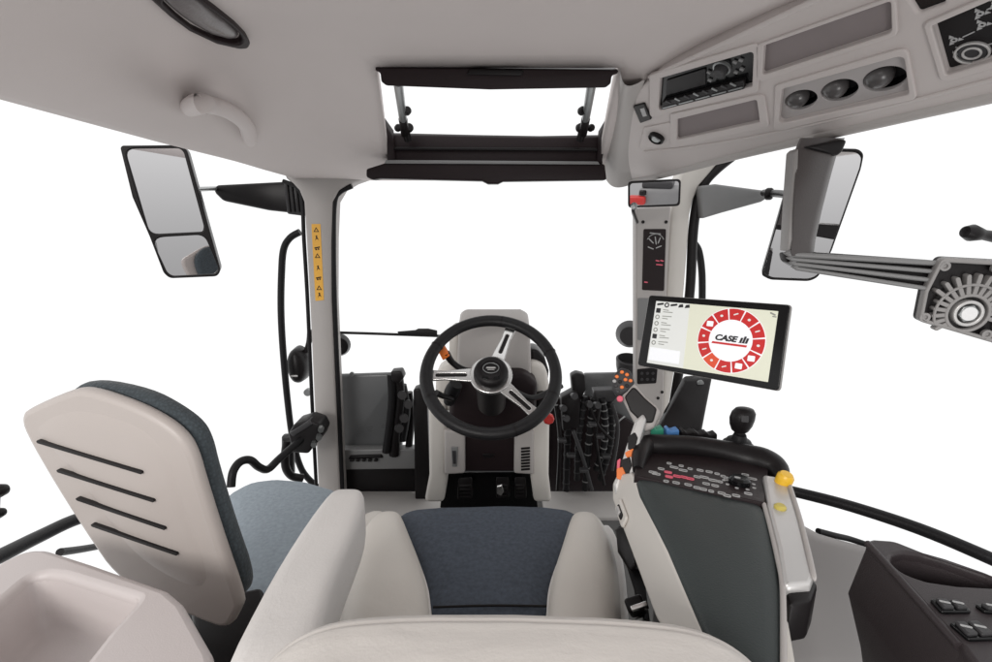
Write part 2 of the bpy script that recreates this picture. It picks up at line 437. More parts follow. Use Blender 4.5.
# ================================================================== overhead console
B0 = V((.368, 1.75, 1.336)); B1 = V((.75, .81, 1.37)); T0 = V((.325, 1.22, 1.50))
OC = thing('overhead_console', 'pale grey overhead console with radio, pockets and three round vents at top right', 'console', B0)
n = plane3(B0, B1, T0); PL = Pl(B0, n, T0-B0)
px = PL.pxs
rect = lambda *q: px(q)
radio_o = rpoly(rect((661, 77), (754.6, 49.5), (753, 85), (659, 109.5)), .006)
up_o = rpoly(rect((765, 44), (892, -1), (893, 31), (763, 74)), [.004, .004, .012, .004])
lo_o = rpoly(rect((677.5, 118), (757.6, 98), (760.6, 121), (677.5, 139)), .004)
vent_o = rpoly(rect((783, 87.5), (905, 53), (910, 93), (779, 123)), .01)
clim_o = rpoly(rect((932.5, 24), (1030, -18), (1040, 45), (947, 74)), .004)
dk_o = rpoly(rect((902, -14), (950, -30), (944, 5), (919, 14)), .004)
outline = px([(640, 88), (660, 71), (700, 52), (770, 18), (820, -3), (1000, -90), (1090, -90), (1085, 76), (992, 99), (890, 122), (740, 156), (640, 183), (612, 186), (622, 140), (632, 104)])
plate('panel', PL, rpoly(outline, .012), -.03, 0, 'console', OC, holes=[radio_o, up_o, lo_o, vent_o, clim_o, dk_o], bev=.005)
emit('back_cover', solid([PL.w(*q, -.031) for q in px([(645, 95), (770, 30), (1000, -85), (1080, -85), (1075, 70), (740, 150), (640, 175)])], PL.n*-.05, .004), 'dark', OC)
emit('outer_fascia', solid([PL.w(*q, -.012) for q in px([(640, 181), (740, 154), (890, 120), (992, 97), (1085, 75), (1080, 66), (985, 88), (885, 111), (735, 145), (640, 170)])], V((.02, .02, .16)), .004), 'trim', OC)
# raised shoulders and ridges of the moulding
tube('moulding_ridge', [PL.w(*q, -.001) for q in px([(645, 152), (700, 146), (780, 132), (900, 104), (992, 80), (1060, 62)])], .006, 'console', OC, flat=.6)
tube('moulding_ridge', [PL.w(*q, -.002) for q in px([(650, 78), (700, 55), (770, 22), (830, -6), (900, -40)])], .008, 'console', OC, flat=.6)
tube('lower_lip', [PL.w(*q, -.006) for q in px([(632, 181), (660, 176), (740, 155.5), (890, 121), (992, 98), (1080, 77)])], .013, 'trim', OC, n=16)
for nm, q in (('upper_pocket', [(756, 44), (897, -7), (899, 33), (757, 82)]), ('lower_pocket', [(671, 113), (765, 92), (770, 125), (670, 148)]), ('vent_surround', [(776, 84), (908, 45), (918, 97), (774, 131)]), ('radio_surround', [(650, 74), (761, 40), (759, 90), (650, 117)]), ('climate_surround', [(924, 22), (1034, -26), (1046, 50), (942, 82)])):
    out = rpoly(px(q), .012); cen = sum((V(t) for t in out), V((0, 0)))/len(out)
    inn = {'upper_pocket': up_o, 'lower_pocket': lo_o, 'vent_surround': vent_o, 'radio_surround': radio_o, 'climate_surround': clim_o}[nm]
    cc = sum((V(t) for t in inn), V((0, 0)))/len(inn)
    inn2 = [tuple(cc+(V(t)-cc)*1.0) for t in inn]
    plate('bezel', PL, out, -.004, .0045, 'console', OC, holes=[inn2], bev=.002)
plate('upper_pocket', PL, up_o, -.024, -.005, 'pocket', OC)
plate('lower_pocket', PL, lo_o, -.024, -.004, 'pocket', OC)
plate('dark_pocket', PL, dk_o, -.029, -.006, 'blackgloss', OC)
# radio
R = plate('radio', PL, radio_o, -.03, -.006, 'blackgloss', OC, bev=.002)
plate('display', PL, rpoly(rect((666, 82), (705, 70), (705, 86), (665, 97)), .003), -.006, -.003, 'black', R, bev=.0008)
plate('faceplate', PL, rpoly(rect((663, 101), (745, 78.5), (745, 88), (662, 109)), .003), -.006, .004, 'black', R, bev=.0015)
k0 = px([(721, 70)])[0]; kr = .0125
lathe('volume_ring', [(kr*1.45, 0), (kr*1.4, .004), (kr*1.15, .005), (kr*1.1, 0)], PL.w(*k0, -.006), PL.n, 'steel', R)
lathe('volume_knob', [(kr, 0), (kr, .012), (kr*.85, .016), (kr*.5, .0165), (0, .015)], PL.w(*k0, -.006), PL.n, 'dark', R)
for i in range(8):
    q = px([(669+i*9.3, 100.5-i*2.55)])[0]
    plate('radio_button', PL, [(q[0]-.0065, q[1]-.0025), (q[0]+.0065, q[1]-.0025), (q[0]+.0065, q[1]+.0025), (q[0]-.0065, q[1]+.0025)], .003, .0055, 'steel' if i % 2 else 'dark', R, bev=.0006)
for i in range(5):
    a, b = px([(664+i*16.5, 106.5-i*4.4), (677+i*16.5, 103-i*4.4)])
    plate('radio_button', PL, capsule(a, b, .0016), .003, .0055, 'steel', R)
for (x, y) in ((708, 74), (734, 64), (740, 62), (709, 82), (735, 74), (741, 71)):
    q = px([(x, y)])[0]; plate('radio_button', PL, rpoly([(q[0]-.004, q[1]-.003), (q[0]+.004, q[1]-.003), (q[0]+.004, q[1]+.003), (q[0]-.004, q[1]+.003)], .001), -.006, -.002, 'mid', R, bev=.0006)
# vents
vents = ((799.5, 103, 16.5, 9.5), (838, 93.5, 19, 10.5), (883, 82.5, 22.5, 12))
def pell(x, y, a, b, k=1, ox=0):
    r = -.22; return px([(x+ox+a*k*math.cos(t)*math.cos(r)-b*k*math.sin(t)*math.sin(r), y+a*k*math.cos(t)*math.sin(r)+b*k*math.sin(t)*math.cos(r)) for t in [2*PI*q/36 for q in range(36)]])
VP = plate('vent_plate', PL, vent_o, -.02, -.0065, 'vent', OC, holes=[pell(*v) for v in vents], bev=.001)
for v in vents:
    vv = plate('vent', PL, pell(*v, 1.06), -.045, -.041, 'blackgloss', OC)
    emit('vent_duct', loftbm([[PL.w(*q, h) for q in pell(*v, k)] for k, h in ((1.03, -.0075), (.98, -.018), (1.0, -.042))], False), 'blackgloss', vv, 180)
    q = px([(v[0]-v[2]*.38, v[1]+v[2]*.09)])[0]
    top = V(px([(v[0]-v[2]*.38, v[1]+v[2]*.09-v[3]*.86)])[0]); R_ = (top-V(q)).length
    lathe('vent_ball', [(0, -R_*.9)]+[(R_*math.cos(a)*.9, R_*math.sin(a)*.9) for a in [-1.2+2.7*k/12 for k in range(12)]]+[(0, R_*.9)], PL.w(*q, -.018), PL.n, 'ball', vv, 28)
# switch and socket
sw = plate('rocker_switch', PL, rpoly(rect((634, 105), (645, 102), (652, 118), (641, 122)), .003), -.001, .005, 'black', OC, bev=.0015)
plate('switch_mark', PL, rpoly(rect((641, 107), (645, 106), (648, 114), (644, 115)), .001), .005, .0058, 'greyprint', sw)
plate('socket_plate', PL, rpoly(rect((644, 127), (674, 121), (674, 144), (639, 149)), .008), -.001, .003, 'console', OC, bev=.0015)
q = px([(657.5, 136)])[0]
so = lathe('power_socket', [(.021, 0), (.021, .008), (.017, .011), (.0155, .004), (0, .003)], PL.w(*q, .003), PL.n, 'black', OC)
lathe('socket_cap', [(.0135, 0), (.0135, .006), (.010, .009), (0, .009)], PL.w(*q, .004), PL.n, 'steel', so)
# climate panel
CP = plate('climate_panel', PL, clim_o, -.03, -.010, 'black', OC)
q = px([(969.5, 58)])[0]
for r0, r1, m in ((.0175, .0205, 'silver'), (.0085, .0115, 'silver')):
    plate('dial_ring', PL, ell(q, r1, r1, 40), -.010, -.006, m, CP, holes=[ell(q, r0, r0, 40)], bev=.0008)
plate('dial', PL, ell(q, .0165, .0165, 40), -.010, -.0085, 'dark', CP, bev=.0015)
for x, y, s in ((977, 20, 1), (979, 31, 1), (951, 46, 1), (953, 60, .7), (993, 9, 1.1)):
    q2 = px([(x, y)])[0]; r = .0085*s
    plates('fan_mark', PL, [[ell(q2, r*.5, r*.5, 16), ell(q2, r*.22, r*.22, 12)]]+[[ [(q2[0]+math.cos(a)*r*.6, q2[1]+math.sin(a)*r*.6), (q2[0]+math.cos(a+.5)*r*1.25, q2[1]+math.sin(a+.5)*r*1.25), (q2[0]+math.cos(a+1.1)*r*.75, q2[1]+math.sin(a+1.1)*r*.75)] ] for a in (0.2, 2.3, 4.4)], -.010, -.0092, 'greyprint', CP)
for a, b in (((984, 51), (1010, 44)), ((960, 43), (971, 38)), ((984, 16), (990, 13)), ((953, 53), (957, 55))):
    plate('line_mark', PL, capsule(*px([a, b]), .0008), -.010, -.0091, 'greyprint', CP)
# rounded end of the console by the hatch
Lc = [(620, 70, yb), (616, 88, 1.34), (610, 115, 1.52), (604, 142, 1.67), (600, 160, 1.76), (604, 176, 1.78)]
Rc = [(646, 79), (641, 90), (636, 104), (632, 130), (628, 158), (634, 184)]
rows = []
for (a, b, Y), r in zip(Lc, Rc):
    p0 = at(a, b, Y); p3 = PL.w(*px([r])[0], -.002)
    row = [p0+V((.01, 0, .07))]
    for k in range(9):
        t = k/8; row.append(p0.lerp(p3, t) + PL.n*(.030*math.sin(PI*t)) )
    rows.append(row)
e = emit('end_cap', gridbm(rows), 'trim', OC, 180, 2)
lz = at(617, 147, 1.68)
lathe('side_lens', [(.011, 0), (.009, .006), (0, .008)], lz-V((0, .03, 0)), (-.5, -.85, -.2), 'brown', OC, 4, sx=.5)
# ---- bracket for the swivel arm under the console is built with the arm
# ================================================================== floor
fl = box('floor', (0, .72, -.04), (1.7, 2.56, .06), 'floor')
fl['kind'] = 'structure'
for x0, x1, lb in ((-.72, -.235, 'left of the pedals below the handled panel'), (.20, .64, 'right of the pedals below the hoses')):
    T = emit('floor_step', solid([V((x0, 1.80, .008)), V((x1, 1.80, .008)), V((x1, 2.0, .008)), V((x0, 2.0, .008))], V((0, 0, -.055)), .012), 'sill')
    tag(T, 'pale grey floor step '+lb, 'floor step')

# ================================================================== left windscreen pillar
def pillar_secs(tab, Y, dep):
    secs = []
    for py, l, r in tab:
        a, b = at(l, py, Y), at(r, py, Y); w = b-a; c = .12
        secs.append([a+V((0, dep, 0)), a+V((0, dep*.3, 0)), a+w*c*.4+V((0, .006, 0)), a+w*c, a+w*(1-c), b-w*c*.4+V((0, .006, 0)), b+V((0, dep*.3, 0)), b+V((0, dep, 0))])
    return secs
YL = 1.9
P = thing('windscreen_pillar', 'grey left windscreen pillar with an amber warning sticker', 'pillar', at(328, 500, YL))
tab = [(165, 278, 372), (178, 284, 366), (183, 290, 352), (190, 297, 340), (202, 302.5, 333), (240, 305, 331.5), (300, 308.5, 331.5), (400, 313, 336), (485, 317, 340), (520, 318.5, 341.5)]
emit('pillar_cover', loftbm(pillar_secs(tab, YL, .09)), 'trim', P, 60)
tube('door_seal', ats([(283, 181), (296, 187), (302, 200), (304, 240), (307.5, 300), (312, 400), (317, 500)], YL+.02), .0075, 'rubber', P)
tube('glass_seal', ats([(352, 186), (340, 192), (334.5, 203), (333.5, 240), (334.5, 300), (338.5, 400), (342.5, 500)], YL+.02), .010, 'rubber', P)
PL = YP(YL-.0005)
def band(x, y): return PL.px(x, y)
stk = plate('warning_sticker', PL, rpoly(PL.pxs([(311.5, 224), (320.5, 224), (324, 300), (315.5, 301)]), .003), 0, .001, 'sticker', P)
marks = []
for i, y in enumerate((230, 238, 248, 256, 268, 278, 288, 295)):
    x = 316+ (y-224)*.05; q = PL.px(x, y); r = .0105
    if i % 3 == 0: marks.append([[(q[0], q[1]+r), (q[0]-r, q[1]-r*.7), (q[0]+r, q[1]-r*.7)], [(q[0], q[1]+r*.5), (q[0]-r*.55, q[1]-r*.45), (q[0]+r*.55, q[1]-r*.45)]])
    elif i % 3 == 1:
        marks.append([ell((q[0], q[1]+r*.6), r*.32, r*.32, 10)]); marks.append([[(q[0]-r*.6, q[1]-r), (q[0]-r*.15, q[1]+r*.3), (q[0]+r*.25, q[1]+r*.3), (q[0]+r*.7, q[1]-r*.8), (q[0], q[1]-r*.2)]])
    else: marks.append([capsule((q[0]-r*.8, q[1]), (q[0]+r*.8, q[1]+r*.3), r*.22)]); marks.append([ell((q[0]-r*.4, q[1]-r*.5), r*.35, r*.3, 10)]); marks.append([ell((q[0]+r*.45, q[1]-r*.4), r*.35, r*.3, 10)])
plates('pictogram', PL, marks, .001, .0016, 'black', stk)

# ================================================================== right windscreen pillar
YR = 1.85
P = thing('windscreen_pillar', 'pale right windscreen pillar carrying a slim indicator panel', 'pillar', at(665, 430, YR))
tab = [(158, 690, 724), (172, 682, 712), (185, 677, 700.5), (200, 673.5, 694), (215, 671, 690.5), (240, 669, 689), (290, 666, 685), (340, 663, 680), (390, 659, 672), (440, 655, 664)]
emit('pillar_cover', loftbm(pillar_secs(tab, YR, .08)), 'cream', P, 60)
tube('glass_seal', ats([(733, 156), (717, 169), (705, 182), (698.5, 197), (695, 215), (692.5, 240), (690, 290), (684, 340), (675, 395), (668, 440)], YR+.02), .018, 'black', P)
tube('outer_seal', ats([(633.5, 200), (635, 215), (636, 290), (636, 400)], YR+.02), .006, 'rubber', P)
PL = YP(YR-.03)
plate('indicator_panel', PL, rpoly(PL.pxs([(636, 208), (671, 206), (667, 292), (663, 420), (636, 420)]), .008), -.05, 0, 'trim', P, bev=.006)
ip = plate('indicator_display', PL, rpoly(PL.pxs([(643.5, 229), (666, 229), (664, 291), (642, 290)]), .006), -.001, .002, 'brown', P, bev=.001)
dial = PL.px(655, 243); r = .032
arc = [(dial[0]+math.cos(a)*r, dial[1]+math.sin(a)*r) for a in [math.radians(25+13*k) for k in range(11)]]
plates('scale_mark', PL, [capsule(a, b, .0014) for a, b in zip(arc, arc[1:])]+[capsule(PL.px(*a), PL.px(*b), .0018) for a, b in (((648, 238), (653, 243)), ((655, 237), (656, 244)), ((660, 238), (658, 243)), ((648, 247), (653, 249)), ((656, 248), (661, 246)), ((650, 233), (660, 234)))], .002, .0026, 'greyprint', ip)
plates('red_mark', PL, [capsule(PL.px(*a), PL.px(*b), .0022) for a, b in (((656, 260.5), (658.5, 261)), ((660.5, 260.5), (663, 261)), ((656.5, 264.5), (662, 265)), ((644.5, 282), (647, 282.3)))], .002, .0026, 'pink', ip)
for x, y in ((643, 222), (666, 222), (645, 300), (662, 392), (658, 398)):
    lathe('screw', [(.006, 0), (.006, .002), (.003, .003), (0, .001)], PL.w(*PL.px(x, y), 0), PL.n, 'black', P, 12)
plate('lower_display', PL, rpoly(PL.pxs([(637.5, 298), (660, 298), (658, 340), (637.5, 340)]), .006), -.001, .003, 'mid', P, bev=.001)
kp = plate('keypad', PL, rpoly(PL.pxs([(637, 369), (657.5, 367), (656, 383), (637, 384)]), .006), -.001, .004, 'black', P, bev=.0015)
for i in range(3):
    for j in range(2):
        q = PL.px(641.5+i*5.5, 373+j*6); plate('key', PL, ell(q, .006, .006, 12), .004, .006, 'dark', kp, bev=.0008)

# ================================================================== outside mirrors
def mirror_glass(nm, q, PLm, T, h0=.012):
    plate(nm, PLm, rpoly(PLm.pxs(q), .02), h0, h0+.003, 'mirror', T)
c = at(172, 210, 1.62)
T = thing('wing_mirror', 'tall two-pane left wing mirror in a black frame, outside on a long arm', 'wing mirror', at(185, 279, 1.62))
PLm = Pl(c, (.46, -1, -.06))
fr = rpoly(PLm.pxs([(121, 148), (123, 145.8), (181, 145.3), (187.5, 150), (207, 220), (221, 270), (217.5, 276), (170, 278), (164, 272.5), (150, 236), (133, 197)]), .035)
up = rpoly(PLm.pxs([(125.5, 149), (179.5, 148.5), (184, 152), (204, 226), (203, 231.5), (150.5, 234)]), .026)
lo = rpoly(PLm.pxs([(151.5, 237.5), (204.5, 234.5), (219, 268.5), (214.5, 273.5), (172.5, 275.5), (167.5, 272)]), .03)
plate('mirror_housing', PLm, fr, -.05, .012, 'black', T, holes=[up, lo], bev=.004)
plate('mirror_back', PLm, [(p[0], p[1]) for p in fr], -.06, -.045, 'black', T)
for nm, lp in (('upper_glass', up), ('lower_glass', lo)): plate('mirror_glass', PLm, lp, -.002, .006, 'mirror', T)
tube('mirror_rod', [at(196, 189.5, 1.66), at(216, 188.5, 1.99)], .008, 'steel', T)
emit('mirror_arm', solid(ats([(212, 188), (217, 185), (286, 181.5), (300, 188), (300, 214), (268, 210.5), (222, 201), (215, 194)], 1.97), V((0, .05, .0)), .012), 'black', T)
emit('arm_bracket', solid(ats([(283, 181.5), (298, 181), (304, 192), (303, 216), (287, 214)], 1.955), V((0, .10, 0)), .006), 'dark', T)
for x in (287, 291.5, 296): tube('bracket_rib', ats([(x, 184), (x+3, 212)], 1.95), .004, 'black', T)
T = thing('wing_mirror', 'right wing mirror in a thin black frame, partly behind the dark swivel arm', 'wing mirror', at(800, 282, 1.45))
c = at(812, 210, 1.45); PLm = Pl(c, (-.50, -1, -.05))
fr = rpoly(PLm.pxs([(797, 152), (838, 148.5), (858, 149), (863.5, 154), (861, 167), (831, 251), (818, 277), (809, 281), (770, 279.5), (761.5, 275), (762.5, 270)]), .04)
cc = sum((V(t) for t in fr), V((0, 0)))/len(fr)
inn = [tuple(cc+(V(t)-cc)*.955) for t in fr]
plate('mirror_housing', PLm, fr, -.05, .008, 'black', T, holes=[inn], bev=.003)
plate('mirror_back', PLm, fr, -.06, -.045, 'black', T)
plate('mirror_glass', PLm, inn, -.002, .004, 'mirror', T)
emit('mirror_arm', solid(ats([(700, 186), (716, 184), (765, 190.5), (772, 192), (770, 197), (762, 202), (722, 213), (702, 219)], 1.82), V((0, .05, 0)), .012), 'mid', T)
tube('mirror_rod', [at(764, 193, 1.80), at(781, 194, 1.62), at(790, 196, 1.52)], .012, 'black', T)
lathe('rod_joint', [(0, -.012), (.016, -.012), (.02, -.006), (.02, .006), (.016, .012), (0, .012)], at(769, 194, 1.72), (.8, -.5, 0), 'black', T)

# ---- small inside mirror
c = at(654, 193, 1.55); PLm = Pl(c, (-.22, -1, -.12))
T = thing('interior_mirror', 'small rectangular inside mirror in a black frame on the right pillar', 'mirror', at(654, 208, 1.55))
fr = rpoly(PLm.pxs([(628, 181.5), (681, 179), (680, 206), (628, 208)]), .012)
inn = rpoly(PLm.pxs([(630, 183.5), (679, 181), (678, 204), (630, 206)]), .010)
plate('mirror_frame', PLm, fr, -.02, .004, 'black', T, holes=[inn], bev=.002)
plate('mirror_glass', PLm, inn, -.006, .001, 'mirror', T)
tube('mirror_stem', [PLm.w(*PLm.px(634, 205), -.01), PLm.w(*PLm.px(634, 214), -.04), at(637, 222, 1.80)], .006, 'black', T)
lathe('stem_ball', [(0, -.01), (.008, -.008), (.011, 0), (.008, .008), (0, .01)], PLm.w(*PLm.px(634, 206), .004), (0, -1, 0), 'steel', T, 16)

# ================================================================== things outside the glass
T = thing('work_lamp', 'round black work lamp outside the left pillar', 'lamp', at(297, 388, 2.05))
emit('lamp_body', loftbm([[c + V((math.cos(a)*rx, h, math.sin(a)*rz)) for a in [2*PI*k/24 for k in range(24)]] for c in [at(297, 366, 2.05)] for h, rx, rz in ((-.03, .018, .055), (-.02, .034, .068), (0, .042, .076), (.05, .044, .08), (.09, .03, .06))]), 'black', T, 60)
emit('lamp_badge', boxbm(at(294, 376, 2.0), (.03, .004, .007), .001), 'silver', T)
tube('lamp_bracket', ats([(306, 352), (309, 342), (310, 330)], 2.08), .012, 'black', T)
lathe('lamp_bolt', [(.0, -.01), (.016, -.01), (.016, .01), (0, .01)], at(308, 392, 2.05), (0, -1, 0), 'steel', T, 16)
T = emit('lamp_cap', lathebm([(0, -.03), (.03, -.028), (.048, -.01), (.052, .02), (.04, .05), (0, .05)], at(339, 344, 2.2), (.3, -1, 0), 24), 'black')
tag(T, 'black rounded lamp half hidden behind the right edge of the left pillar', 'lamp')
T = emit('round_lamp', lathebm([(0, -.03), (.03, -.028), (.055, -.005), (.06, .02), (.04, .06), (0, .06)], at(630, 333, 2.1), (-.3, -1, 0), 28), 'dark')
tag(T, 'round dark grey lamp seen behind the left edge of the right pillar', 'lamp')
T = emit('cup_lamp', lathebm([(0, -.05), (.04, -.05), (.052, .0), (.056, .035), (.048, .04), (.045, 0), (0, -.01)], at(628, 366, 2.1), (0, -.25, 1), 28), 'dark')
tag(T, 'dark cup-shaped fitting below the round lamp left of the display', 'fitting')
T = thing('windscreen_wiper', 'thin black windscreen wiper lying level across the windscreen', 'wiper', at(385, 334, 2.02))
tube('wiper_arm', ats([(336, 332.5), (370, 333.5), (398, 334.5), (440, 336)], 2.02), .006, 'black', T)
emit('wiper_blade', solid(ats([(397, 332), (415, 330.5), (418, 329), (428, 329), (437, 331), (437, 336.5), (400, 336)], 2.01), V((0, .015, 0)), .003), 'rubber', T)
tube('door_bar', ats([(300, 232), (290, 238), (283.5, 250), (281.5, 275), (281, 310), (283, 350), (287.5, 400), (293, 440), (302, 470), (317, 487)], 1.98), .0135, 'rubber')
tag(bpy.data.objects['door_bar'], 'tall bowed black bar outside left of the windscreen pillar', 'bar')
tube('exhaust_bar', ats([(694, 243), (699, 252), (702, 275), (702, 310)], 2.0), .014, 'rubber')
tag(bpy.data.objects['exhaust_bar'], 'short bowed black bar outside right of the right pillar', 'bar')

# grab bar and clamp on the left pillar
T = thing('grab_bar', 'cranked black grab bar clamped low on the left pillar', 'handle', at(300, 455, 1.78))
tube('bar', [at(231, 487, 1.45), at(233, 472, 1.47), at(240, 462, 1.5), at(250, 460, 1.52), at(259, 467, 1.55), at(268, 469, 1.6), at(280, 458, 1.66), at(305, 436, 1.76)], .0135, 'rubber', T, n=14)
emit('clamp', solid(ats([(288, 434), (294, 424), (308, 420), (319, 424), (323, 432), (320, 440), (314, 446), (308, 454), (292, 453)], 1.74), V((0, .09, 0)), .008), 'black', T)
emit('clamp_jaw', solid(ats([(289, 433), (308, 421), (312, 425), (293, 437)], 1.73), V((0, .05, 0)), .004), 'dark', T)
for x, y in ((321, 429), (319, 437), (314, 444)): lathe('clamp_bolt', [(0, -.012), (.011, -.012), (.011, .012), (0, .012)], at(x, y, 1.73), (.3, -1, 0), 'steel', T, 6)
tube('lower_loop', [at(287, 440, 1.80), at(285, 455, 1.8), at(286, 468, 1.8), at(292, 476, 1.82), at(303, 478, 1.84)], .016, 'black', T)
emit('loop_foot', solid(ats([(281, 436), (292, 436), (293, 476), (285, 474), (281, 460)], 1.83), V((0, .03, 0)), .008), 'dark', T)

# ================================================================== panels beside the steering column, seen at the windscreen
T = thing('bulkhead', 'smoked grey bulkhead with a pull handle, left of the steering column', 'bulkhead', at(378, 496, 2.0))
emit('upper_panel', solid(ats([(338, 375), (398, 373), (402, 378), (402, 452), (341, 452)], 2.04), V((0, .03, 0)), .012), 'smoke', T)
emit('middle_panel', solid(ats([(341, 450), (416, 449), (416, 469), (341, 470)], 1.985), V((0, .05, 0)), .006), 'mid', T)
emit('lower_panel', solid(ats([(341, 469), (418, 468), (418, 498), (341, 498)], 2.0), V((0, .03, 0)), .004), 'black', T)
emit('pull_handle', join([solid(ats([(350, 456), (381, 455), (383, 458), (348, 459.5)], 1.975), V((0, .02, 0)), .003)]+[boxbm(at(352+6*k, 460, 1.975), (.016, .014, .010), .002) for k in range(5)]), 'black', T)
lathe('panel_clip', [(0, -.004), (.01, -.004), (.01, .004), (0, .004)], at(352, 374, 2.02), (0, -1, 0), 'steel', T, 12)
T = thing('hose_stack', 'upright bundle of black hoses and brackets between the left panel and the steering column', 'hoses', at(403, 500, 1.95))
for i, (pts, r) in enumerate((([(391, 374), (392, 400), (389, 430), (386, 452)], .017), ([(398, 376), (400, 400), (396, 430), (394, 455)], .022), ([(402, 385), (406, 410), (402, 440)], .02), ([(409, 392), (411, 420), (408, 455)], .016))):
    tube('hose', ats(pts, 1.96+.02*i), r, 'black' if i % 2 else 'rubber', T)
emit('hose_bracket', solid(ats([(390, 372), (401, 371), (404, 378), (399, 384), (392, 382)], 1.93), V((0, .06, 0)), .008), 'black', T)
for x, y in ((402, 395), (408, 404), (404, 418), (399, 428)): lathe('coupling', [(0, -.02), (.014, -.02), (.018, -.008), (.018, .012), (0, .012)], at(x, y, 1.92), (.4, -1, .2), 'dark', T, 12)
emit('side_post', solid(ats([(413, 390), (419, 388), (427, 400), (431, 500), (415, 500)], 1.93), V((0, .06, 0)), .008), 'black', T)
T = thing('bulkhead', 'smoked grey bulkhead behind corrugated hoses, right of the steering column', 'bulkhead', at(600, 496, 2.05))
emit('upper_panel', solid(ats([(584, 374), (632, 373), (640, 380), (640, 440), (586, 440)], 2.10), V((0, .03, 0)), .01), 'smoke', T)
emit('lower_panel', solid(ats([(544, 400), (586, 396), (645, 430), (645, 499), (544, 499)], 2.06), V((0, .03, 0)), .004), 'brown', T)
T = thing('hose_stack', 'tangle of corrugated black hoses and valves right of the steering column', 'hoses', at(590, 496, 1.98))
def corrugated(pts, Y, r, m):
    P = catmull(ats(pts, Y), 10); return tubebm(P, [r*(1.0 if k % 2 else .84) for k in range(len(P))], 12, False)
for i, (pts, Y, r) in enumerate((([(585, 396), (581, 420), (578, 445), (577, 480)], 1.95, .014), ([(594, 398), (591, 420), (588, 450), (585, 490)], 1.97, .015), ([(602, 398), (605, 420), (604, 445), (596, 470)], 1.96, .015), ([(609, 402), (612, 425), (609, 450), (600, 480)], 1.99, .015), ([(570, 392), (568, 420), (567, 450), (566, 492)], 2.0, .016))):
    hs = emit('hose', corrugated(pts, Y, r, 0), 'rubber', T, 60)
    cp_ = catmull(ats(pts, Y), 10)
    for j in range(3, len(cp_)-3, 3):
        emit('hose_ring', lathebm([(r*.9, -.003), (r*1.06, -.0015), (r*1.06, .0015), (r*.9, .003)], cp_[j], cp_[j+1]-cp_[j-1], 14), 'mid' if i in (1, 2) else 'dark', hs)
emit('valve_block', solid(ats([(561, 398), (576, 390), (581, 402), (579, 428), (563, 432)], 1.93), V((0, .06, 0)), .008), 'black', T)
emit('valve_head', solid(ats([(571, 376), (577, 373), (585, 375), (586, 390), (580, 402), (573, 398)], 1.94), V((0, .05, 0)), .008), 'black', T)
emit('reservoir', solid(ats([(594, 391), (616, 390), (618, 397), (614, 402), (596, 402)], 1.96), V((0, .06, 0)), .006), 'dark', T)
for x, y in ((563, 408), (566, 418), (574, 396), (589, 404), (597, 405)): lathe('coupling', [(0, -.02), (.011, -.02), (.014, -.008), (.014, .012), (0, .012)], at(x, y, 1.91), (.2, -1, .2), 'dark', T, 12)
for i, (pts, r) in enumerate((([(556, 405), (560, 440), (558, 490)], .009), ([(573, 430), (582, 455), (592, 490)], .008), ([(600, 404), (596, 440), (604, 485)], .007), ([(612, 404), (618, 430), (612, 470)], .008), ([(588, 402), (598, 425), (612, 440)], .007))):
    tube('cable', ats(pts, 1.93), r, 'dark' if i % 2 else 'black', T)
for x, y in ((562, 440), (571, 455), (584, 470), (600, 436), (606, 456), (592, 424)): emit('hose_clip', boxbm(at(x, y, 1.91), (.035, .03, .014), .004), 'dark', T)
tube('silver_lever', ats([(614, 426), (620, 420), (625, 416)], 1.94), .004, 'steel', T)
# ================================================================== steering wheel
c = at(491, 373, 1.36)
W = Pl(c, (0, -math.cos(math.radians(48)), math.sin(math.radians(48))))
T = thing('steering_wheel', 'black leather steering wheel with three brushed metal spokes', 'steering wheel', c)
R = .186
P = [W.w(math.cos(2*PI*k/96)*R, math.sin(2*PI*k/96)*R) for k in range(96)]
bm = bmesh.new(); rings = []
for k in range(96):
    a = 2*PI*k/96; rad = W.u*math.cos(a)+W.v*math.sin(a); pr = []
    lump = 1+.05*math.cos(3*(a-math.radians(75)))
    for j in range(16):
        b = 2*PI*j/16; pr.append(bm.verts.new(c+rad*(R+math.cos(b)*.0180*lump)+W.n*(math.sin(b)*.0155)))
    rings.append(pr)
for k in range(96):
    a, b = rings[k], rings[(k+1) % 96]
    for j in range(16): bm.faces.new((a[j], a[(j+1) % 16], b[(j+1) % 16], b[j]))
rim = emit('rim', bm, 'leatherblack', T, 180)
for aa in (22, 80, 150, 205, 290, 338):
    a = math.radians(aa); rad = W.u*math.cos(a)+W.v*math.sin(a); tan = -W.u*math.sin(a)+W.v*math.cos(a)
    bm = bmesh.new(); rr = []
    for s in (-.0025, .0025): rr.append([bm.verts.new(c+rad*(R+math.cos(b)*.0188)+W.n*math.sin(b)*.0163+tan*s) for b in [2*PI*j/16 for j in range(16)]])
    for j in range(16): bm.faces.new((rr[0][j], rr[0][(j+1) % 16], rr[1][(j+1) % 16], rr[1][j]))
    emit('rim_seam', bm, 'black', rim)
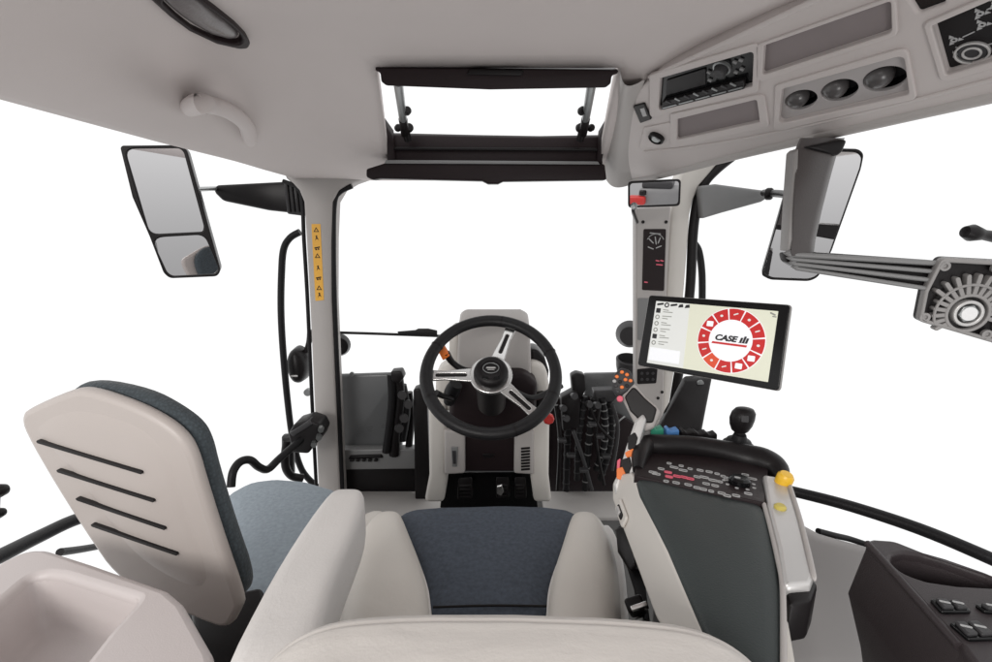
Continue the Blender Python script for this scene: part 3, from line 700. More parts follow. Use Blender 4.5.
# three spokes, each a forked metal plate
def spoke(end, w0, w1, slot):
    e = V(W.px(*end)); d = e.normalized(); q = V((-d.y, d.x)); L = R-.004
    o = [d*.03+q*w0, d*.075+q*w0*.85, d*(L*.72)+q*w1*.8, d*L+q*w1, d*(L+.004), d*L-q*w1, d*(L*.72)-q*w1*.8, d*.075-q*w0*.85, d*.03-q*w0]
    h = capsule(d*slot[0], d*slot[1], slot[2])
    s = plate('spoke', W, rpoly([tuple(p) for p in o], .008), -.016, -.008, 'metal', T, holes=[h], bev=.002)
    plate('spoke_inset', W, h, -.017, -.013, 'black', s)
    plate('spoke_clip', W, rpoly([tuple(p) for p in (d*(L-.012)+q*w1*1.1, d*(L+.006)+q*w1*1.1, d*(L+.006)-q*w1*1.1, d*(L-.012)-q*w1*1.1)], .003), -.010, .004, 'metal', s, bev=.002)
    for t in (-.5, .5): lathe('spoke_screw', [(.0028, 0), (.0028, .0015), (0, .0015)], W.w(*(d*(L-.004)+q*w1*t), .004), W.n, 'black', s, 10)
spoke((512, 323), .022, .017, (.082, .145, .005))
spoke((431, 373.5), .024, .018, (.075, .155, .0055))
spoke((534, 411), .023, .017, (.080, .150, .0055))
plate('hub_plate', W, rpoly([tuple(V((math.cos(a), math.sin(a)))*.062) for a in [2*PI*k/40 for k in range(40)]], 0), -.018, -.006, 'metal', T, bev=.003)
hub = lathe('hub_cap', [(.050, -.008), (.050, .004), (.047, .014), (.040, .020), (.030, .022), (.028, .0195), (.024, .019), (0, .021)], c, W.n, 'black', T, 40)
plate('hub_ring', W, ell((0, .004), .0235, .0175, 32), .0195, .0225, 'steel', hub, holes=[ell((0, .004), .0215, .0155, 32)], bev=.0006)
plates('hub_emblem', W, [[(-.014, .003), (.014, .003), (.012, .007), (-.012, .007)], [(-.010, -.002), (.010, -.002), (.010, .000), (-.010, .000)]], .0195, .0222, 'silver', hub)
plate('hub_button', W, rpoly([(-.026, -.030), (-.006, -.036), (-.006, -.027), (-.024, -.021)], .003), .018, .0225, 'blackgloss', hub, bev=.001)
plate('hub_button', W, rpoly([(.006, -.036), (.026, -.030), (.024, -.021), (.006, -.027)], .003), .018, .0225, 'blackgloss', hub, bev=.001)

# ================================================================== steering column
T = thing('steering_column', 'cream steering column cowl with black pedal well behind the steering wheel', 'steering column', at(491, 502, 1.75))
emit('instrument_pod', solid(ats([(458, 327), (464, 323), (522, 323), (530, 327), (531.5, 372), (531, 392), (457, 392), (457, 360)], 1.66), V((0, .12, .03)), .018), 'trim', T)
emit('pod_rear', solid(ats([(449, 337), (454, 333), (458, 334), (459, 382), (449, 380)], 1.70), V((0, .10, .02)), .010), 'cream', T)
emit('pod_shoulder', solid(ats([(528, 362), (540, 363), (547, 370), (550, 390), (549, 412), (528, 412)], 1.68), V((0, .12, 0)), .02), 'cream', T)
emit('pod_shoulder', solid(ats([(436, 372), (446, 366), (458, 364), (458, 412), (434, 412)], 1.68), V((0, .12, 0)), .02), 'cream', T)
emit('side_shield', solid(ats([(531, 349), (538, 350), (545, 358), (549, 371), (547, 392), (531, 380)], 1.72), V((0, .10, 0)), .01), 'black', T)
emit('column_cover', solid(ats([(452, 380), (462, 373), (525, 373), (538, 384), (536, 424), (520, 432), (465, 432), (448, 420)], 1.60), V((0, .15, 0)), .02), 'brown', T)
emit('column_shaft', tubebm([W.w(0, 0, -.02), W.w(0, 0, -.19)], .045, 24), 'black', T)
emit('stalk_boot', tubebm([at(456, 384, 1.52), at(452, 392, 1.53), at(449, 402, 1.55)], [.022, .026, .018], 14), 'rubber', T)
for k, (nm, q) in enumerate((('side_leg', [(428, 404), (446, 402), (447, 440), (446, 480), (444, 503), (424, 503), (429, 476)]), ('side_leg', [(529, 402), (550, 404), (549, 476), (552, 503), (534, 503), (531, 480), (529, 440)]))):
    emit(nm, solid(ats(q, 1.66), V((0, .16, 0)), .016), 'cream', T)
emit('centre_cover', solid(ats([(462, 425), (520, 425), (520, 472), (462, 472)], 1.675), V((0, .1, 0)), .01), 'brown', T)
emit('cover_slot', solid(ats([(482, 454), (495, 454), (493, 458), (484, 458)], 1.67), V((0, .02, 0)), .002), 'black', T)
for q, sl in (([(444, 430), (465, 431), (465, 474), (444, 475)], (449.5, 459.5)), ([(514.5, 431), (534, 430), (534, 475), (514, 474)], (521, 530))):
    v = emit('air_vent', solid(ats(q, 1.65), V((0, .05, 0)), .01), 'trim', T)
    x0, x1 = sl
    if x0 > 500:
        for k in range(8): emit('vent_slot', solid(ats([(x0, 448+3*k), (x1, 447.2+3*k), (x1, 449+3*k), (x0, 449.8+3*k)], 1.646), V((0, .01, 0)), .001), 'black', v)
    else:
        emit('latch', solid(ats([(451, 447), (458, 447), (457, 467), (452, 467)], 1.645), V((0, .02, 0)), .003), 'mid', v)
        emit('latch_slot', solid(ats([(452, 451), (456, 451), (456, 464), (453, 464)], 1.642), V((0, .006, 0)), .001), 'dark', v)
for q in (((446, 420), (465, 424)), ((520, 424), (534, 420))):
    emit('trim_strip', solid(ats([q[0], q[1], (q[1][0], q[1][1]+5), (q[0][0], q[0][1]+6)], 1.648), V((0, .03, 0)), .004), 'trim', T)
emit('foot_well', solid(ats([(444, 472), (534, 472), (538, 508), (440, 508)], 1.80), V((0, .04, 0)), .004), 'blackgloss', T)
st = tube('indicator_stalk', [at(476, 373, 1.47), at(462, 369, 1.47), at(452, 362, 1.47), at(446, 353, 1.46)], [.011, .010, .010, .012], 'black', T)
emit('stalk_tip', solid(ats([(436, 348), (443, 345), (450, 356), (443, 361)], 1.45), V((0, .022, 0)), .004), 'orange', st)
tube('lower_stalk', [at(452, 399, 1.50), at(443, 396, 1.47), at(436, 393, 1.45)], [.008, .009, .011], 'black', T)
tube('right_stalk', [at(512, 390, 1.52), at(532, 398, 1.55), at(553, 390, 1.6), at(562, 386, 1.62)], [.010, .010, .010, .008], 'black', T)
rk = lathe('red_knob', [(.012, -.02), (.014, -.006), (.020, .002), (.020, .014), (.015, .02), (0, .021)], at(548, 418, 1.60), (.1, -1, .1), 'red', T, 8)
emit('lower_pivot', solid(ats([(536, 396), (545, 394), (549, 404), (547, 414), (538, 418)], 1.64), V((0, .05, 0)), .008), 'black', T)
# pedals
for i, (q, l) in enumerate((([(458, 486), (472, 485), (473, 499), (457, 500)], 'clutch pedal'), ([(496, 485), (509, 485), (510, 498), (496, 499)], 'brake pedal'), ([(515, 485), (526, 485), (527, 499), (515, 499)], 'pedal'))):
    pd = emit('pedal', solid(ats(q, 1.72), V((0, .03, .02)), .006), 'black', T)
    for k in range(3):
        y = q[0][1]+3.2+3.6*k; emit('pedal_rib', tubebm(ats([(q[0][0]+2, y), (q[1][0]-2, y)], 1.717), .004, 8), 'black', pd)
emit('pedal_bracket', solid(ats([(497, 487), (502, 485.5), (504, 492), (501, 496), (497, 494)], 1.708), V((0, .012, 0)), .002), 'metal', T)

# ================================================================== driver seat
def wavebump(m, scale, strength, axis='X', dist=4):
    nt = m.node_tree; N = nt.nodes; L = nt.links; b = N['Principled BSDF']
    tc = N.new('ShaderNodeTexCoord'); w = N.new('ShaderNodeTexWave'); w.bands_direction = axis
    w.inputs['Scale'].default_value = scale; w.inputs['Distortion'].default_value = dist; w.inputs['Detail'].default_value = 2; w.inputs['Detail Scale'].default_value = .6
    L.new(tc.outputs['Object'], w.inputs['Vector'])
    bp = N.new('ShaderNodeBump'); bp.inputs['Strength'].default_value = strength; bp.inputs['Distance'].default_value = .006
    L.new(w.outputs['Fac'], bp.inputs['Height'])
    old = b.inputs['Normal'].links
    if old: L.new(old[0].from_socket, bp.inputs['Normal'])
    L.new(bp.outputs['Normal'], b.inputs['Normal'])
M['pleat'] = mat('pleated_leather', (.66, .625, .59), .5, grain=.3, gscale=260, var=.05, vscale=8)
wavebump(M['pleat'], 14, .22, 'Z', 3); crease(M['pleat'], 18, .4, .006, 5, (.5, 1, 1))
def padloft(tab, z, up, down, e=.5, n=32):
    secs = []
    for k, (y, l, r) in enumerate(tab):
        a, b = atz(l, y, z), atz(r, y, z); f = .45 if k == 0 else (.85 if k == 1 else 1); hw = (b.x-a.x)/2; cxx = (a.x+b.x)/2; sec = []
        for q in range(n):
            an = 2*PI*q/n; ca, sa = math.cos(an), math.sin(an)
            sec.append(V((cxx+hw*(abs(ca)**e)*(1 if ca > 0 else -1), a.y, z-.02+(up*f*abs(sa)**.7 if sa > 0 else -down*f*abs(sa)**.45))))
        secs.append(sec)
    return loftbm(secs)
DS = thing('driver_seat', 'cream leather driver seat with blue-grey fabric centre in front of the camera', 'seat', (0, .75, .0))
px = ZP(.52).pxs
cush = px([(396, 512), (412, 506.5), (440, 504), (490, 502.5), (545, 503.5), (570, 507), (586, 515), (575, 535), (562, 562), (553, 590), (552, 650), (426, 650), (425, 590), (415, 560), (402, 535)])
def fw(u, v): return .003*math.sin(u*23+1)*math.sin(v*19)
ce = pillow('seat_cushion', ZP(.52), rpoly(cush, .03), .014, .10, 'fabric', DS, edge=.025, n=96, wob=fw)
for a, b in (((433, 607), (547, 606)),):
    A, B = atz(*a, .5335), atz(*b, .5335); tube('seam', [A, A.lerp(B, .5)+V((0, -.002, .004)), B], .0022, 'black', ce)
def piping(nm, pts, z, r, m, par): return tube(nm, [atz(x, y, z) for x, y in pts], r, m, par)
lb = ZP(.535).pxs([(386, 514), (396, 515), (408, 534), (420, 560), (430, 590), (433, 622), (434, 665), (334, 665), (338, 612), (342, 585), (350, 552), (366, 526)])
rb = ZP(.535).pxs([(577, 515), (588, 514), (606, 530), (617, 556), (621, 588), (622, 618), (623, 665), (544, 665), (545, 622), (547, 590), (556, 560), (567, 534)])
for tab in (((508.5, 382, 398), (513, 375, 402), (530, 363, 408), (550, 352, 416), (570, 345, 424), (590, 341, 430), (612, 338, 433), (640, 336, 434), (670, 335, 435)), ((509, 575, 591), (513, 571, 597), (530, 566, 609), (550, 560, 615), (570, 553, 619), (590, 548, 621), (612, 545, 622), (640, 544, 623), (670, 544, 624))):
    secs = []
    for i, (y, l, r) in enumerate(tab):
        zz = .512; a, b = atz(l, y, zz+.02), atz(r, y, zz+.02); hw = (b.x-a.x)/2; cx_ = (a.x+b.x)/2; hh = min(.060, hw*.95)*(.6 if i == 0 else 1)
        sec = []
        for k in range(28):
            an = 2*PI*k/28; ca, sa = math.cos(an), math.sin(an)
            up_ = sa > 0
            sec.append(V((cx_+hw*(abs(ca)**.72)*(1 if ca > 0 else -1), a.y, zz+(hh*abs(sa)**.85 if up_ else -.13*min(1, hw*14)*abs(sa)**.4))))
        secs.append(sec)
    emit('side_bolster', loftbm(secs), 'leather', DS, 180, 1)
for pts in ([(393, 514), (406, 535), (417, 560), (427, 590), (430, 622)], [(582, 516), (570, 535), (559, 561), (550, 590), (548, 622)]):
    piping('piping', pts, .536, .0028, 'leather2', DS)
emit('seat_base_cover', padloft(((508, 376, 384), (514, 364, 384), (530, 350, 376), (555, 336, 366), (585, 323, 356), (612, 318, 352), (670, 314, 350)), .47, .035, .2), 'leather', DS, 180, 1)
emit('seat_base_cover', padloft(((520, 600, 606), (528, 602, 614), (550, 606, 622), (580, 610, 627), (612, 612, 629), (670, 612, 630)), .47, .03, .2), 'leather2', DS, 180, 1)
box('suspension_base', (0, .80, .19), (.46, .46, .38), 'rubber', DS, .03)
# backrest: a broad rounded slab whose top edge fills the foot of the picture
def slab(cx, cy, zt, hw, hd, zb, rt, lean, m, name, parent, n=72, roll=0):
    def ring(z, ins, k=1.0, dz=0):
        r = []
        for j in range(n):
            a = 2*PI*j/n; ca, sa = math.cos(a), math.sin(a)
            e = .42
            x = (abs(ca)**e)*(1 if ca > 0 else -1)*max(hw-ins, .001)*k; y = (abs(sa)**.6)*(1 if sa > 0 else -1)*max(hd-ins, .001)*k
            drop = .055*max(0, (abs(x)-.14)/(hw-.14))**3.2*sm(z, zb, zt)
            bow = -.018*(x/hw)**2
            r.append(V((cx+x, cy+y+lean*(z-zt)+bow, z-drop+dz+roll*x)))
        return r
    S = [ring(zb+(zt-rt-zb)*k/6, 0) for k in range(7)]
    for k in range(1, 37):
        a = PI/2*k/36; gv = sum(.0030*math.exp(-((a-c0)/.045)**2) for c0 in (.25, .62, .98, 1.3))
        S.append(ring(zt-rt+rt*math.sin(a)-gv*math.sin(a), rt*(1-math.cos(a))+gv*math.cos(a)))
    for s in (.75, .45, .2): S.append(ring(zt, rt, s, .003*(1-s)))
    return emit(name, loftbm(S), m, parent, 180)
br = slab(.018, .392, .799, .272, .072, .40, .048, .10, 'pleat', 'backrest', DS, roll=-.02)
# left armrest
emit('armrest', padloft(((486, 337, 359), (488, 332, 363), (495, 325, 365), (512, 311, 362), (547, 287, 346), (590, 261, 328), (640, 235, 318), (690, 208, 312)), .735, .024, .085), 'leather2', DS, 180, 1)
tube('armrest_seam', [atz(x, y, .728) for x, y in ((361, 500), (353, 522), (340, 552), (322, 592), (310, 640))], .0016, 'cream', DS)
box('armrest_hinge', (-.24, .52, .58), (.05, .14, .16), 'black', DS, .02)
# belt buckle on the right
BB = thing('seat_belt_buckle', 'chrome and black seat belt buckle between the driver seat and the armrest console', 'buckle', at(638, 620, .66))
c0 = at(636, 606, .70)
rot = Matrix.Rotation(math.radians(-22), 4, 'Y') @ Matrix.Rotation(math.radians(35), 4, 'X')
box('buckle_body', c0, (.030, .022, .052), 'black', BB, .005, rot)
box('buckle_plate', c0+V((.001, -.016, .012)), (.028, .008, .026), 'metal', BB, .002, rot)
box('buckle_button', c0+V((.0, -.018, -.012)), (.018, .006, .014), 'steel', BB, .002, rot)
tube('belt_stalk', [c0+V((.012, .01, -.02)), c0+V((.016, .03, -.10)), c0+V((.01, .05, -.2))], .012, 'black', BB, flat=.5)
emit('belt_webbing', solid([at(615, 530, .93), at(622, 524, .93), at(645, 585, .78), at(650, 625, .70), at(640, 628, .70), at(634, 590, .78)], V((.003, .006, -.004)), .001), 'rubber', BB)

# ================================================================== passenger seat
Q1 = att(201, 442, .72); Q2 = att(20, 424, .79); Q3 = atz(240, 615, .57)
d = ray(240, 615); Q3 = CAM + d*.80
n = plane3(Q1, Q2, Q3); PB = Pl(Q1, n)
PS = thing('passenger_seat', 'passenger seat with pale slotted backrest shell and pale blue cushion, left of the driver seat', 'seat', (-.6, .85, 0))
sh = PB.pxs([(19, 416), (24, 410), (66, 391.5), (84, 389), (130, 404.5), (162, 421), (182, 438), (192, 457), (199, 482), (218, 542), (240, 604), (238, 612), (228, 631), (205, 624), (150, 600), (112, 575), (88, 540), (55, 489), (22, 432)])
def chai(P, n=2):
    for _ in range(n):
        Q = []
        for i in range(len(P)):
            a, b = V(P[i]).to_2d(), V(P[(i+1) % len(P)]).to_2d(); Q += [tuple(a.lerp(b, .25)), tuple(a.lerp(b, .75))]
        P = Q
    return P
shr = chai(sh); _unused = ( 0)
shell = plate('backrest_shell', PB, shr, -.022, 0, 'shell', PS, bev=.010)
# raised swelling on the shell's face
inn = PB.pxs([(32, 421), (70, 402), (124, 414), (156, 432), (175, 462), (190, 510), (212, 575), (208, 592), (190, 590), (150, 570), (115, 538), (70, 470), (34, 432)])
emit('shell_face', pillowbm(PB, chai(inn, 3), .003, .012, n=96, edge=.010, crown=.35), 'shell', shell, 180)
for a, b in (((42, 440), (144, 470.5)), ((62, 469), (156, 498.5)), ((81, 497), (167, 526)), ((96, 523), (179, 551.5))):
    plate('vent_slot', PB, capsule(PB.px(*a), PB.px(*b), .0026), .001, .0065, 'black', shell)
# fabric pad on the far side
pad = PB.pxs([(52, 396), (70, 388), (124, 399), (158, 417), (181, 435), (191, 455), (197, 480), (216, 540), (238, 600), (225, 615), (120, 560), (60, 470), (40, 420)])
pd = plate('backrest_pad', PB, chai(pad), -.055, -.020, 'mesh', PS, bev=.014)
px = ZP(.47).pxs
cu = px([(225, 492), (250, 479), (275, 476), (305, 478), (335, 486), (352, 500), (352, 560), (330, 620), (240, 620), (215, 560)])
pillow('seat_cushion', ZP(.47), rpoly(cu, .05), .02, .10, 'fabric2', PS, edge=.03, n=80)
box('seat_box', (-.52, .80, .20), (.42, .55, .34), 'rubber', PS, .02)
emit('lower_cover', solid([atz(190, 600, .50), atz(262, 585, .50), atz(280, 640, .46), atz(200, 690, .46)], V((0, 0, -.3)), .01), 'black', PS)

# ================================================================== storage tray, bottom left
TR = thing('storage_tray', 'cream moulded storage tray with a deep recess in the bottom left corner', 'tray', (-.55, .50, .3))
ztr = .72; px = ZP(ztr).pxs
out = px([(-60, 620), (-30, 582), (0, 561), (20, 551.5), (34, 548), (48, 548), (92, 562), (168, 588.5), (184, 602), (212, 650), (225, 700), (-60, 760)])
rec = px([(-40, 650), (-15, 614), (9, 594), (30, 576), (45, 573), (62, 575), (137, 598), (134, 604), (108, 632), (84, 662), (40, 720), (-40, 740)])
recr = rpoly(rec, .03)
plate('tray_rim', ZP(ztr), rpoly(out, [.03, .03, .03, .05, .03, .03, .05, .03, .03, .05, .02, .02]), -.03, 0, 'warm', TR, holes=[recr], bev=.010)
# sloping inner walls and floor of the recess
n_ = 72; Pq = resample(recr, n_); cen = sum(Pq, V((0, 0)))/n_
rings = []
for s, h in ((1.03, -.004), (1.0, -.012), (.97, -.03), (.92, -.055), (.86, -.072), (.75, -.080), (.4, -.082), (.05, -.082)):
    rings.append([ZP(ztr).w(*(cen+(p-cen)*s), h) for p in Pq])
emit('tray_recess', loftbm(rings, False), 'warm', TR, 180)
ow = rpoly(px([(-60, 620), (-30, 582), (0, 561), (20, 551.5), (34, 548), (48, 548), (92, 562), (168, 588.5), (184, 602), (212, 650), (225, 700), (-60, 760)]), .03)
emit('tray_wall', loftbm([[ZP(ztr).w(*(V(p)*1), -.02) for p in ow], [ZP(ztr).w(p[0], p[1], -.10) for p in ow], [ZP(ztr).w(p[0], p[1]-.005, -.35) for p in ow]], False), 'warm', TR, 60)
plate('tray_mark', Pl(atz(186, 650, ztr-.03), (.75, -.6, .15)), capsule((-.01, -.004), (.008, .004), .002), .02, .022, 'dark', TR)

# rails on the left
T = tube('side_rail', [at(-60, 585, .62), at(0, 556, .74), at(40, 536, .84), at(80, 518, .95), at(130, 505, 1.1)], .0125, 'rubber', n=14)
tag(T, 'thick black rail running behind the passenger seat backrest at the left edge', 'rail')
T = tube('door_seal_bar', [at(60, 552, .80), at(82, 549, .88), at(110, 544, 1.0)], .007, 'rubber')
tag(T, 'thin black bar showing between the storage tray and the passenger seat', 'bar')
T = emit('catch_knob', join([lathebm([(0, -.02), (.012, -.016), (.016, 0), (.012, .014), (0, .018)], at(-2, 491, 1.0), (0, -1, .3), 16), lathebm([(0, -.012), (.009, -.01), (.012, 0), (.009, .01), (0, .012)], at(-1, 513, 1.0), (0, -1, .3), 16), tubebm([at(-4, 491, 1.01), at(-5, 514, 1.01)], .008)]), 'black')
tag(T, 'small black catch just inside the left edge of the picture', 'catch')
# ================================================================== armrest console on the right
za = .745; px = ZP(za).pxs
AC = thing('armrest_console', 'grey armrest console with dark padded top, keypad and joystick right of the driver seat', 'console', (.30, .6, .3))
body = px([(634, 480), (640, 474), (700, 480), (766, 498), (774, 530), (786, 584), (786, 720), (752, 720), (712, 640), (668, 550)])
emit('console_body', solid([ZP(za).w(*p, -.012) for p in rpoly(body, .012)], V((0, 0, -.085)), .008), 'cream', AC)
low = px([(660, 500), (760, 505), (790, 590), (790, 720), (770, 720), (720, 640)])
emit('console_pedestal', solid([ZP(za).w(*p, -.09) for p in low], V((.01, 0, -.64)), .01), 'black', AC)
side = px([(776, 540), (790, 588), (800, 640), (800, 720), (778, 720)])
emit('outer_side', solid([ZP(za).w(*p, -.03) for p in side], V((0, 0, -.3)), .006), 'cream', AC)
pad = px([(636, 478), (650, 477), (700, 489), (760, 503), (767, 512), (779, 560), (782, 590), (782, 720), (760, 720), (706, 630), (668, 546), (640, 490)])
pillow('armrest_pad', ZP(za), rpoly(pad, .008), .006, .02, 'pad', AC, edge=.010, n=110, crown=.5)
# side face with rocker
ia, ib, ic_ = atz(633, 473, .742), atz(706, 629, .742), atz(643, 582, .668)
PSd = Pl(ia, plane3(ia, ib, ic_))
plate('side_panel', PSd, rpoly(PSd.pxs([(612, 483), (617, 474), (630, 472), (635, 480), (668, 551), (703, 630), (731, 690), (708, 690), (672, 645), (655, 618), (640, 577), (622, 528), (612, 500)]), .012), -.02, 0, 'cream', AC, bev=.006)
tube('pad_rim', [atz(x, y, za+.001) for x, y in ((764, 504), (770, 526), (778, 560), (782.5, 586), (783.5, 640), (783.5, 720))], .0035, 'trim', AC)
a, b = atz(613, 495, .66), atz(655, 620, .66); dirn = (b-a).normalized()
SP = Pl(a, V((dirn.y, -dirn.x, .0)) if V((dirn.y, -dirn.x, 0)).x < 0 else V((-dirn.y, dirn.x, 0)))
q0 = V((0, 0))
PR = Pl(PSd.w(*PSd.px(623, 513), .001), PSd.n, atz(633, 473, .742)-atz(706, 629, .742))
rk = plate('rocker_plate', PR, rpoly([(-.012, -.032), (.012, -.032), (.013, .026), (.0, .034), (-.012, .026)], .007), 0, .004, 'cream', AC, bev=.003)
plate('rocker_switch', PR, rpoly([(-.006, -.019), (.006, -.019), (.006, .019), (-.006, .019)], .005), .003, .007, 'black', AC, bev=.002)
plate('rocker_cap', PR, rpoly([(-.004, -.008), (.005, -.008), (.005, .012), (-.004, .012)], .003), .006, .010, 'silver', AC, bev=.002)
emit('belt_guard', solid([at(614, 528, .92), at(622, 525, .90), at(634, 552, .82), at(637, 566, .80), at(628, 572, .80), at(616, 552, .86)], V((.03, .02, -.02)), .008), 'black', AC)

# raised black pod with sloping keypad
K0, K1, K2 = atz(636, 474, za+.002), atz(762, 500, za+.002), at(650, 447, .955)
n = plane3(K0, K1, K2); PK = Pl(K0, n)
KP = plate('keypad', PK, rpoly(PK.pxs([(634, 476), (640, 446), (680, 442), (752, 456), (768, 470), (765, 504)]), .008), -.02, .002, 'brown', AC, bev=.002)
hump = [at(638, 470, .84), at(640, 456, .88), at(646, 446, .93), at(664, 445, .93), at(690, 446, .93), at(716, 450, .92), at(744, 457, .905), at(764, 462, .885), at(777, 470, .86), at(781, 482, .83)]
tube('pod_hump', hump, [.010, .016, .021, .021, .021, .022, .026, .027, .022, .010], 'black', AC, n=20)
emit('pod_back', solid([at(642, 446, .95), at(690, 444, .96), at(740, 452, .95), at(782, 468, .90), at(788, 492, .84), at(765, 500, .86)], V((.02, .05, -.12)), .01), 'black', AC)
wm, pm = [], []
def key(x, y, w, h, lst, hollow=True):
    q = PK.px(x, y); o = rpoly([(q[0]-w, q[1]-h), (q[0]+w, q[1]-h), (q[0]+w, q[1]+h), (q[0]-w, q[1]+h)], h*.8, 3)
    if hollow:
        k = .62; i = rpoly([(q[0]-w+h*(1-k), q[1]-h*k), (q[0]+w-h*(1-k), q[1]-h*k), (q[0]+w-h*(1-k), q[1]+h*k), (q[0]-w+h*(1-k), q[1]+h*k)], h*.5, 3); lst.append([o, i])
    else: lst.append(o)
for x, y in ((669, 464.5), (681, 467), (690, 470), (683, 471.5), (709, 473), (717, 475), (723, 477.5), (656, 475), (653, 473.5), (697, 478), (704, 478.5), (713, 481.5), (720, 483), (715, 487), (676, 484), (688, 486), (697, 489), (711, 492.5), (721.5, 494.5), (727, 497), (661, 470), (674, 468.5), (700, 471.5), (706, 485), (703, 490.5), (666, 482.5), (728, 481), (745, 476), (752, 480), (736, 497), (748, 495)): key(x, y, .0062+.0016*((int(x*7) % 3)-1), .0046, wm)
for x, y in ((668, 473.5), (669, 478), (677, 477.5), (684, 478.5), (690, 480)): key(x, y, .0068, .0045, pm, x > 670)
for o in wm: plates('key_symbol', PK, [o], .002, .0032, 'greyprint', KP)
for o in pm: plates('red_key_symbol', PK, [o], .002, .0034, 'pink', KP)
q = PK.px(739, 484.5)
dl = lathe('thumb_dial', [(.018, 0), (.018, .008), (.014, .012), (0, .012)], PK.w(*q, .002), PK.n, 'blackgloss', KP, 28)
plates('dial_mark', PK, [ell((q[0]+math.cos(a)*.0245, q[1]+math.sin(a)*.0245), .003, .0022, 10) for a in [2*PI*k/9 for k in range(9)]], .002, .0034, 'greyprint', KP)
plates('dial_symbol', PK, [ell((q[0]+.004, q[1]+.006), .005, .003, 12)], .0142, .0152, 'greyprint', dl)
# right side plate
zr = .752; pr = ZP(zr).pxs
SPp = plate('side_plate', ZP(zr), rpoly(pr([(763, 474), (787, 478), (800, 520), (814, 575), (811, 583), (784, 585), (778, 545), (768, 505)]), .006), -.03, 0, 'silver', AC, bev=.005)
tube('plate_edge', [atz(787.5, 479, zr-.004), atz(788.5, 482, zr), atz(801, 522, zr), atz(813, 572, zr), atz(814, 579, zr-.006)], [.001, .0034, .0034, .0034, .001], 'trim', AC)
emit('end_block', solid([ZP(zr-.012).w(*p) for p in ZP(zr-.012).pxs([(783, 580), (814, 578), (818, 584), (812, 600), (790, 604)])], V((0, 0, -.06)), .010), 'black', AC)
yk = lathe('yellow_knob', [(.008, -.022), (.008, -.004), (.011, -.002), (.0115, .004), (.0135, .010), (.0135, .026), (.010, .031), (0, .032)], at(780, 491, .78)+V((0, 0, .006)), (.12, -.22, 1), 'yellow', AC, 20)
lathe('knob_stem', [(.009, 0), (.007, .004), (.006, .012), (0, .012)], at(780, 491, .78)+V((0, 0, -.018)), (.1, -.1, 1), 'amberbtn', yk, 16)
lathe('yellow_button', [(.009, 0), (.009, .003), (.006, .006), (0, .006)], atz(780, 508, zr), (0, 0, 1), 'amberbtn', AC, 20)
# joystick
jb = at(738, 446, .96)
J = tube('joystick_stem', [jb, jb+V((.002, .004, .05))], .010, 'black', AC)
lathe('joystick_boot', [(.032, -.012), (.034, -.004), (.030, .0), (.031, .004), (.026, .008), (.024, .013), (.016, .017), (.012, .028), (0, .028)], jb, (0, -.1, 1), 'rubber', J, 28)
emit('joystick_grip', loftbm([[jb+V((.003+ox, .006, z))+V((math.cos(a)*rx, math.sin(a)*ry, 0)) for a in [2*PI*k/20 for k in range(20)]] for z, rx, ry, ox in ((.028, .010, .010, 0), (.034, .017, .016, 0), (.046, .0225, .020, .001), (.060, .025, .022, .002), (.072, .0235, .021, .004), (.080, .018, .016, .005), (.083, .008, .008, .005))]), 'black', J, 60)
plate('thumb_switch', Pl(jb+V((0, -.015, .066)), (-.2, -1, .35)), rpoly([(-.008, -.006), (.006, -.006), (.006, .008), (-.008, .008)], .003), -.002, .004, 'dark', J, bev=.001)
# row of paddle levers at the back of the pod
for x, m in ((657.5, 'green'), (673, 'blue'), (688, 'black'), (700, 'black'), (711, 'black')):
    y = 432.5+(x-657)*.10
    lv = emit('paddle_lever', solid(ats([(x-6.5, y-4), (x-4, y-5.5), (x-1, y-2.6), (x+2, y-3.2), (x+5.5, y-4.5), (x+6.5, y-3), (x+6, y+5.5), (x-6.5, y+4.5)], .97), V((0, .02, 0)), .002), m, AC)
# slim button strip left of the keypad
PSn = Pl(at(629, 448, .90), (-.35, -.75, .55))
bs = plate('button_strip', PSn, rpoly(PSn.pxs([(613, 484), (618, 474), (626, 446), (635, 420), (643, 413), (646, 419), (640, 440), (636, 470), (626, 494), (616, 498)]), .008), -.03, 0, 'silver', AC, bev=.005)
for q, m, h in (([(628, 437), (635, 432), (638, 438), (635, 449), (628, 450)], 'black', .003), ([(625, 453), (633, 449), (637, 451), (635, 456), (627, 458)], 'orange', .006), ([(621, 460), (630, 457), (632, 466), (628, 476), (620, 476)], 'black', .003), ([(617.5, 461), (621, 458), (620, 469), (617, 472)], 'pink', .005), ([(617, 469), (623, 467), (626, 474), (622, 480), (617, 479)], 'orange', .006)):
    plate('strip_button', PSn, rpoly(PSn.pxs(q), .003), 0, h, m, bs, bev=.001)

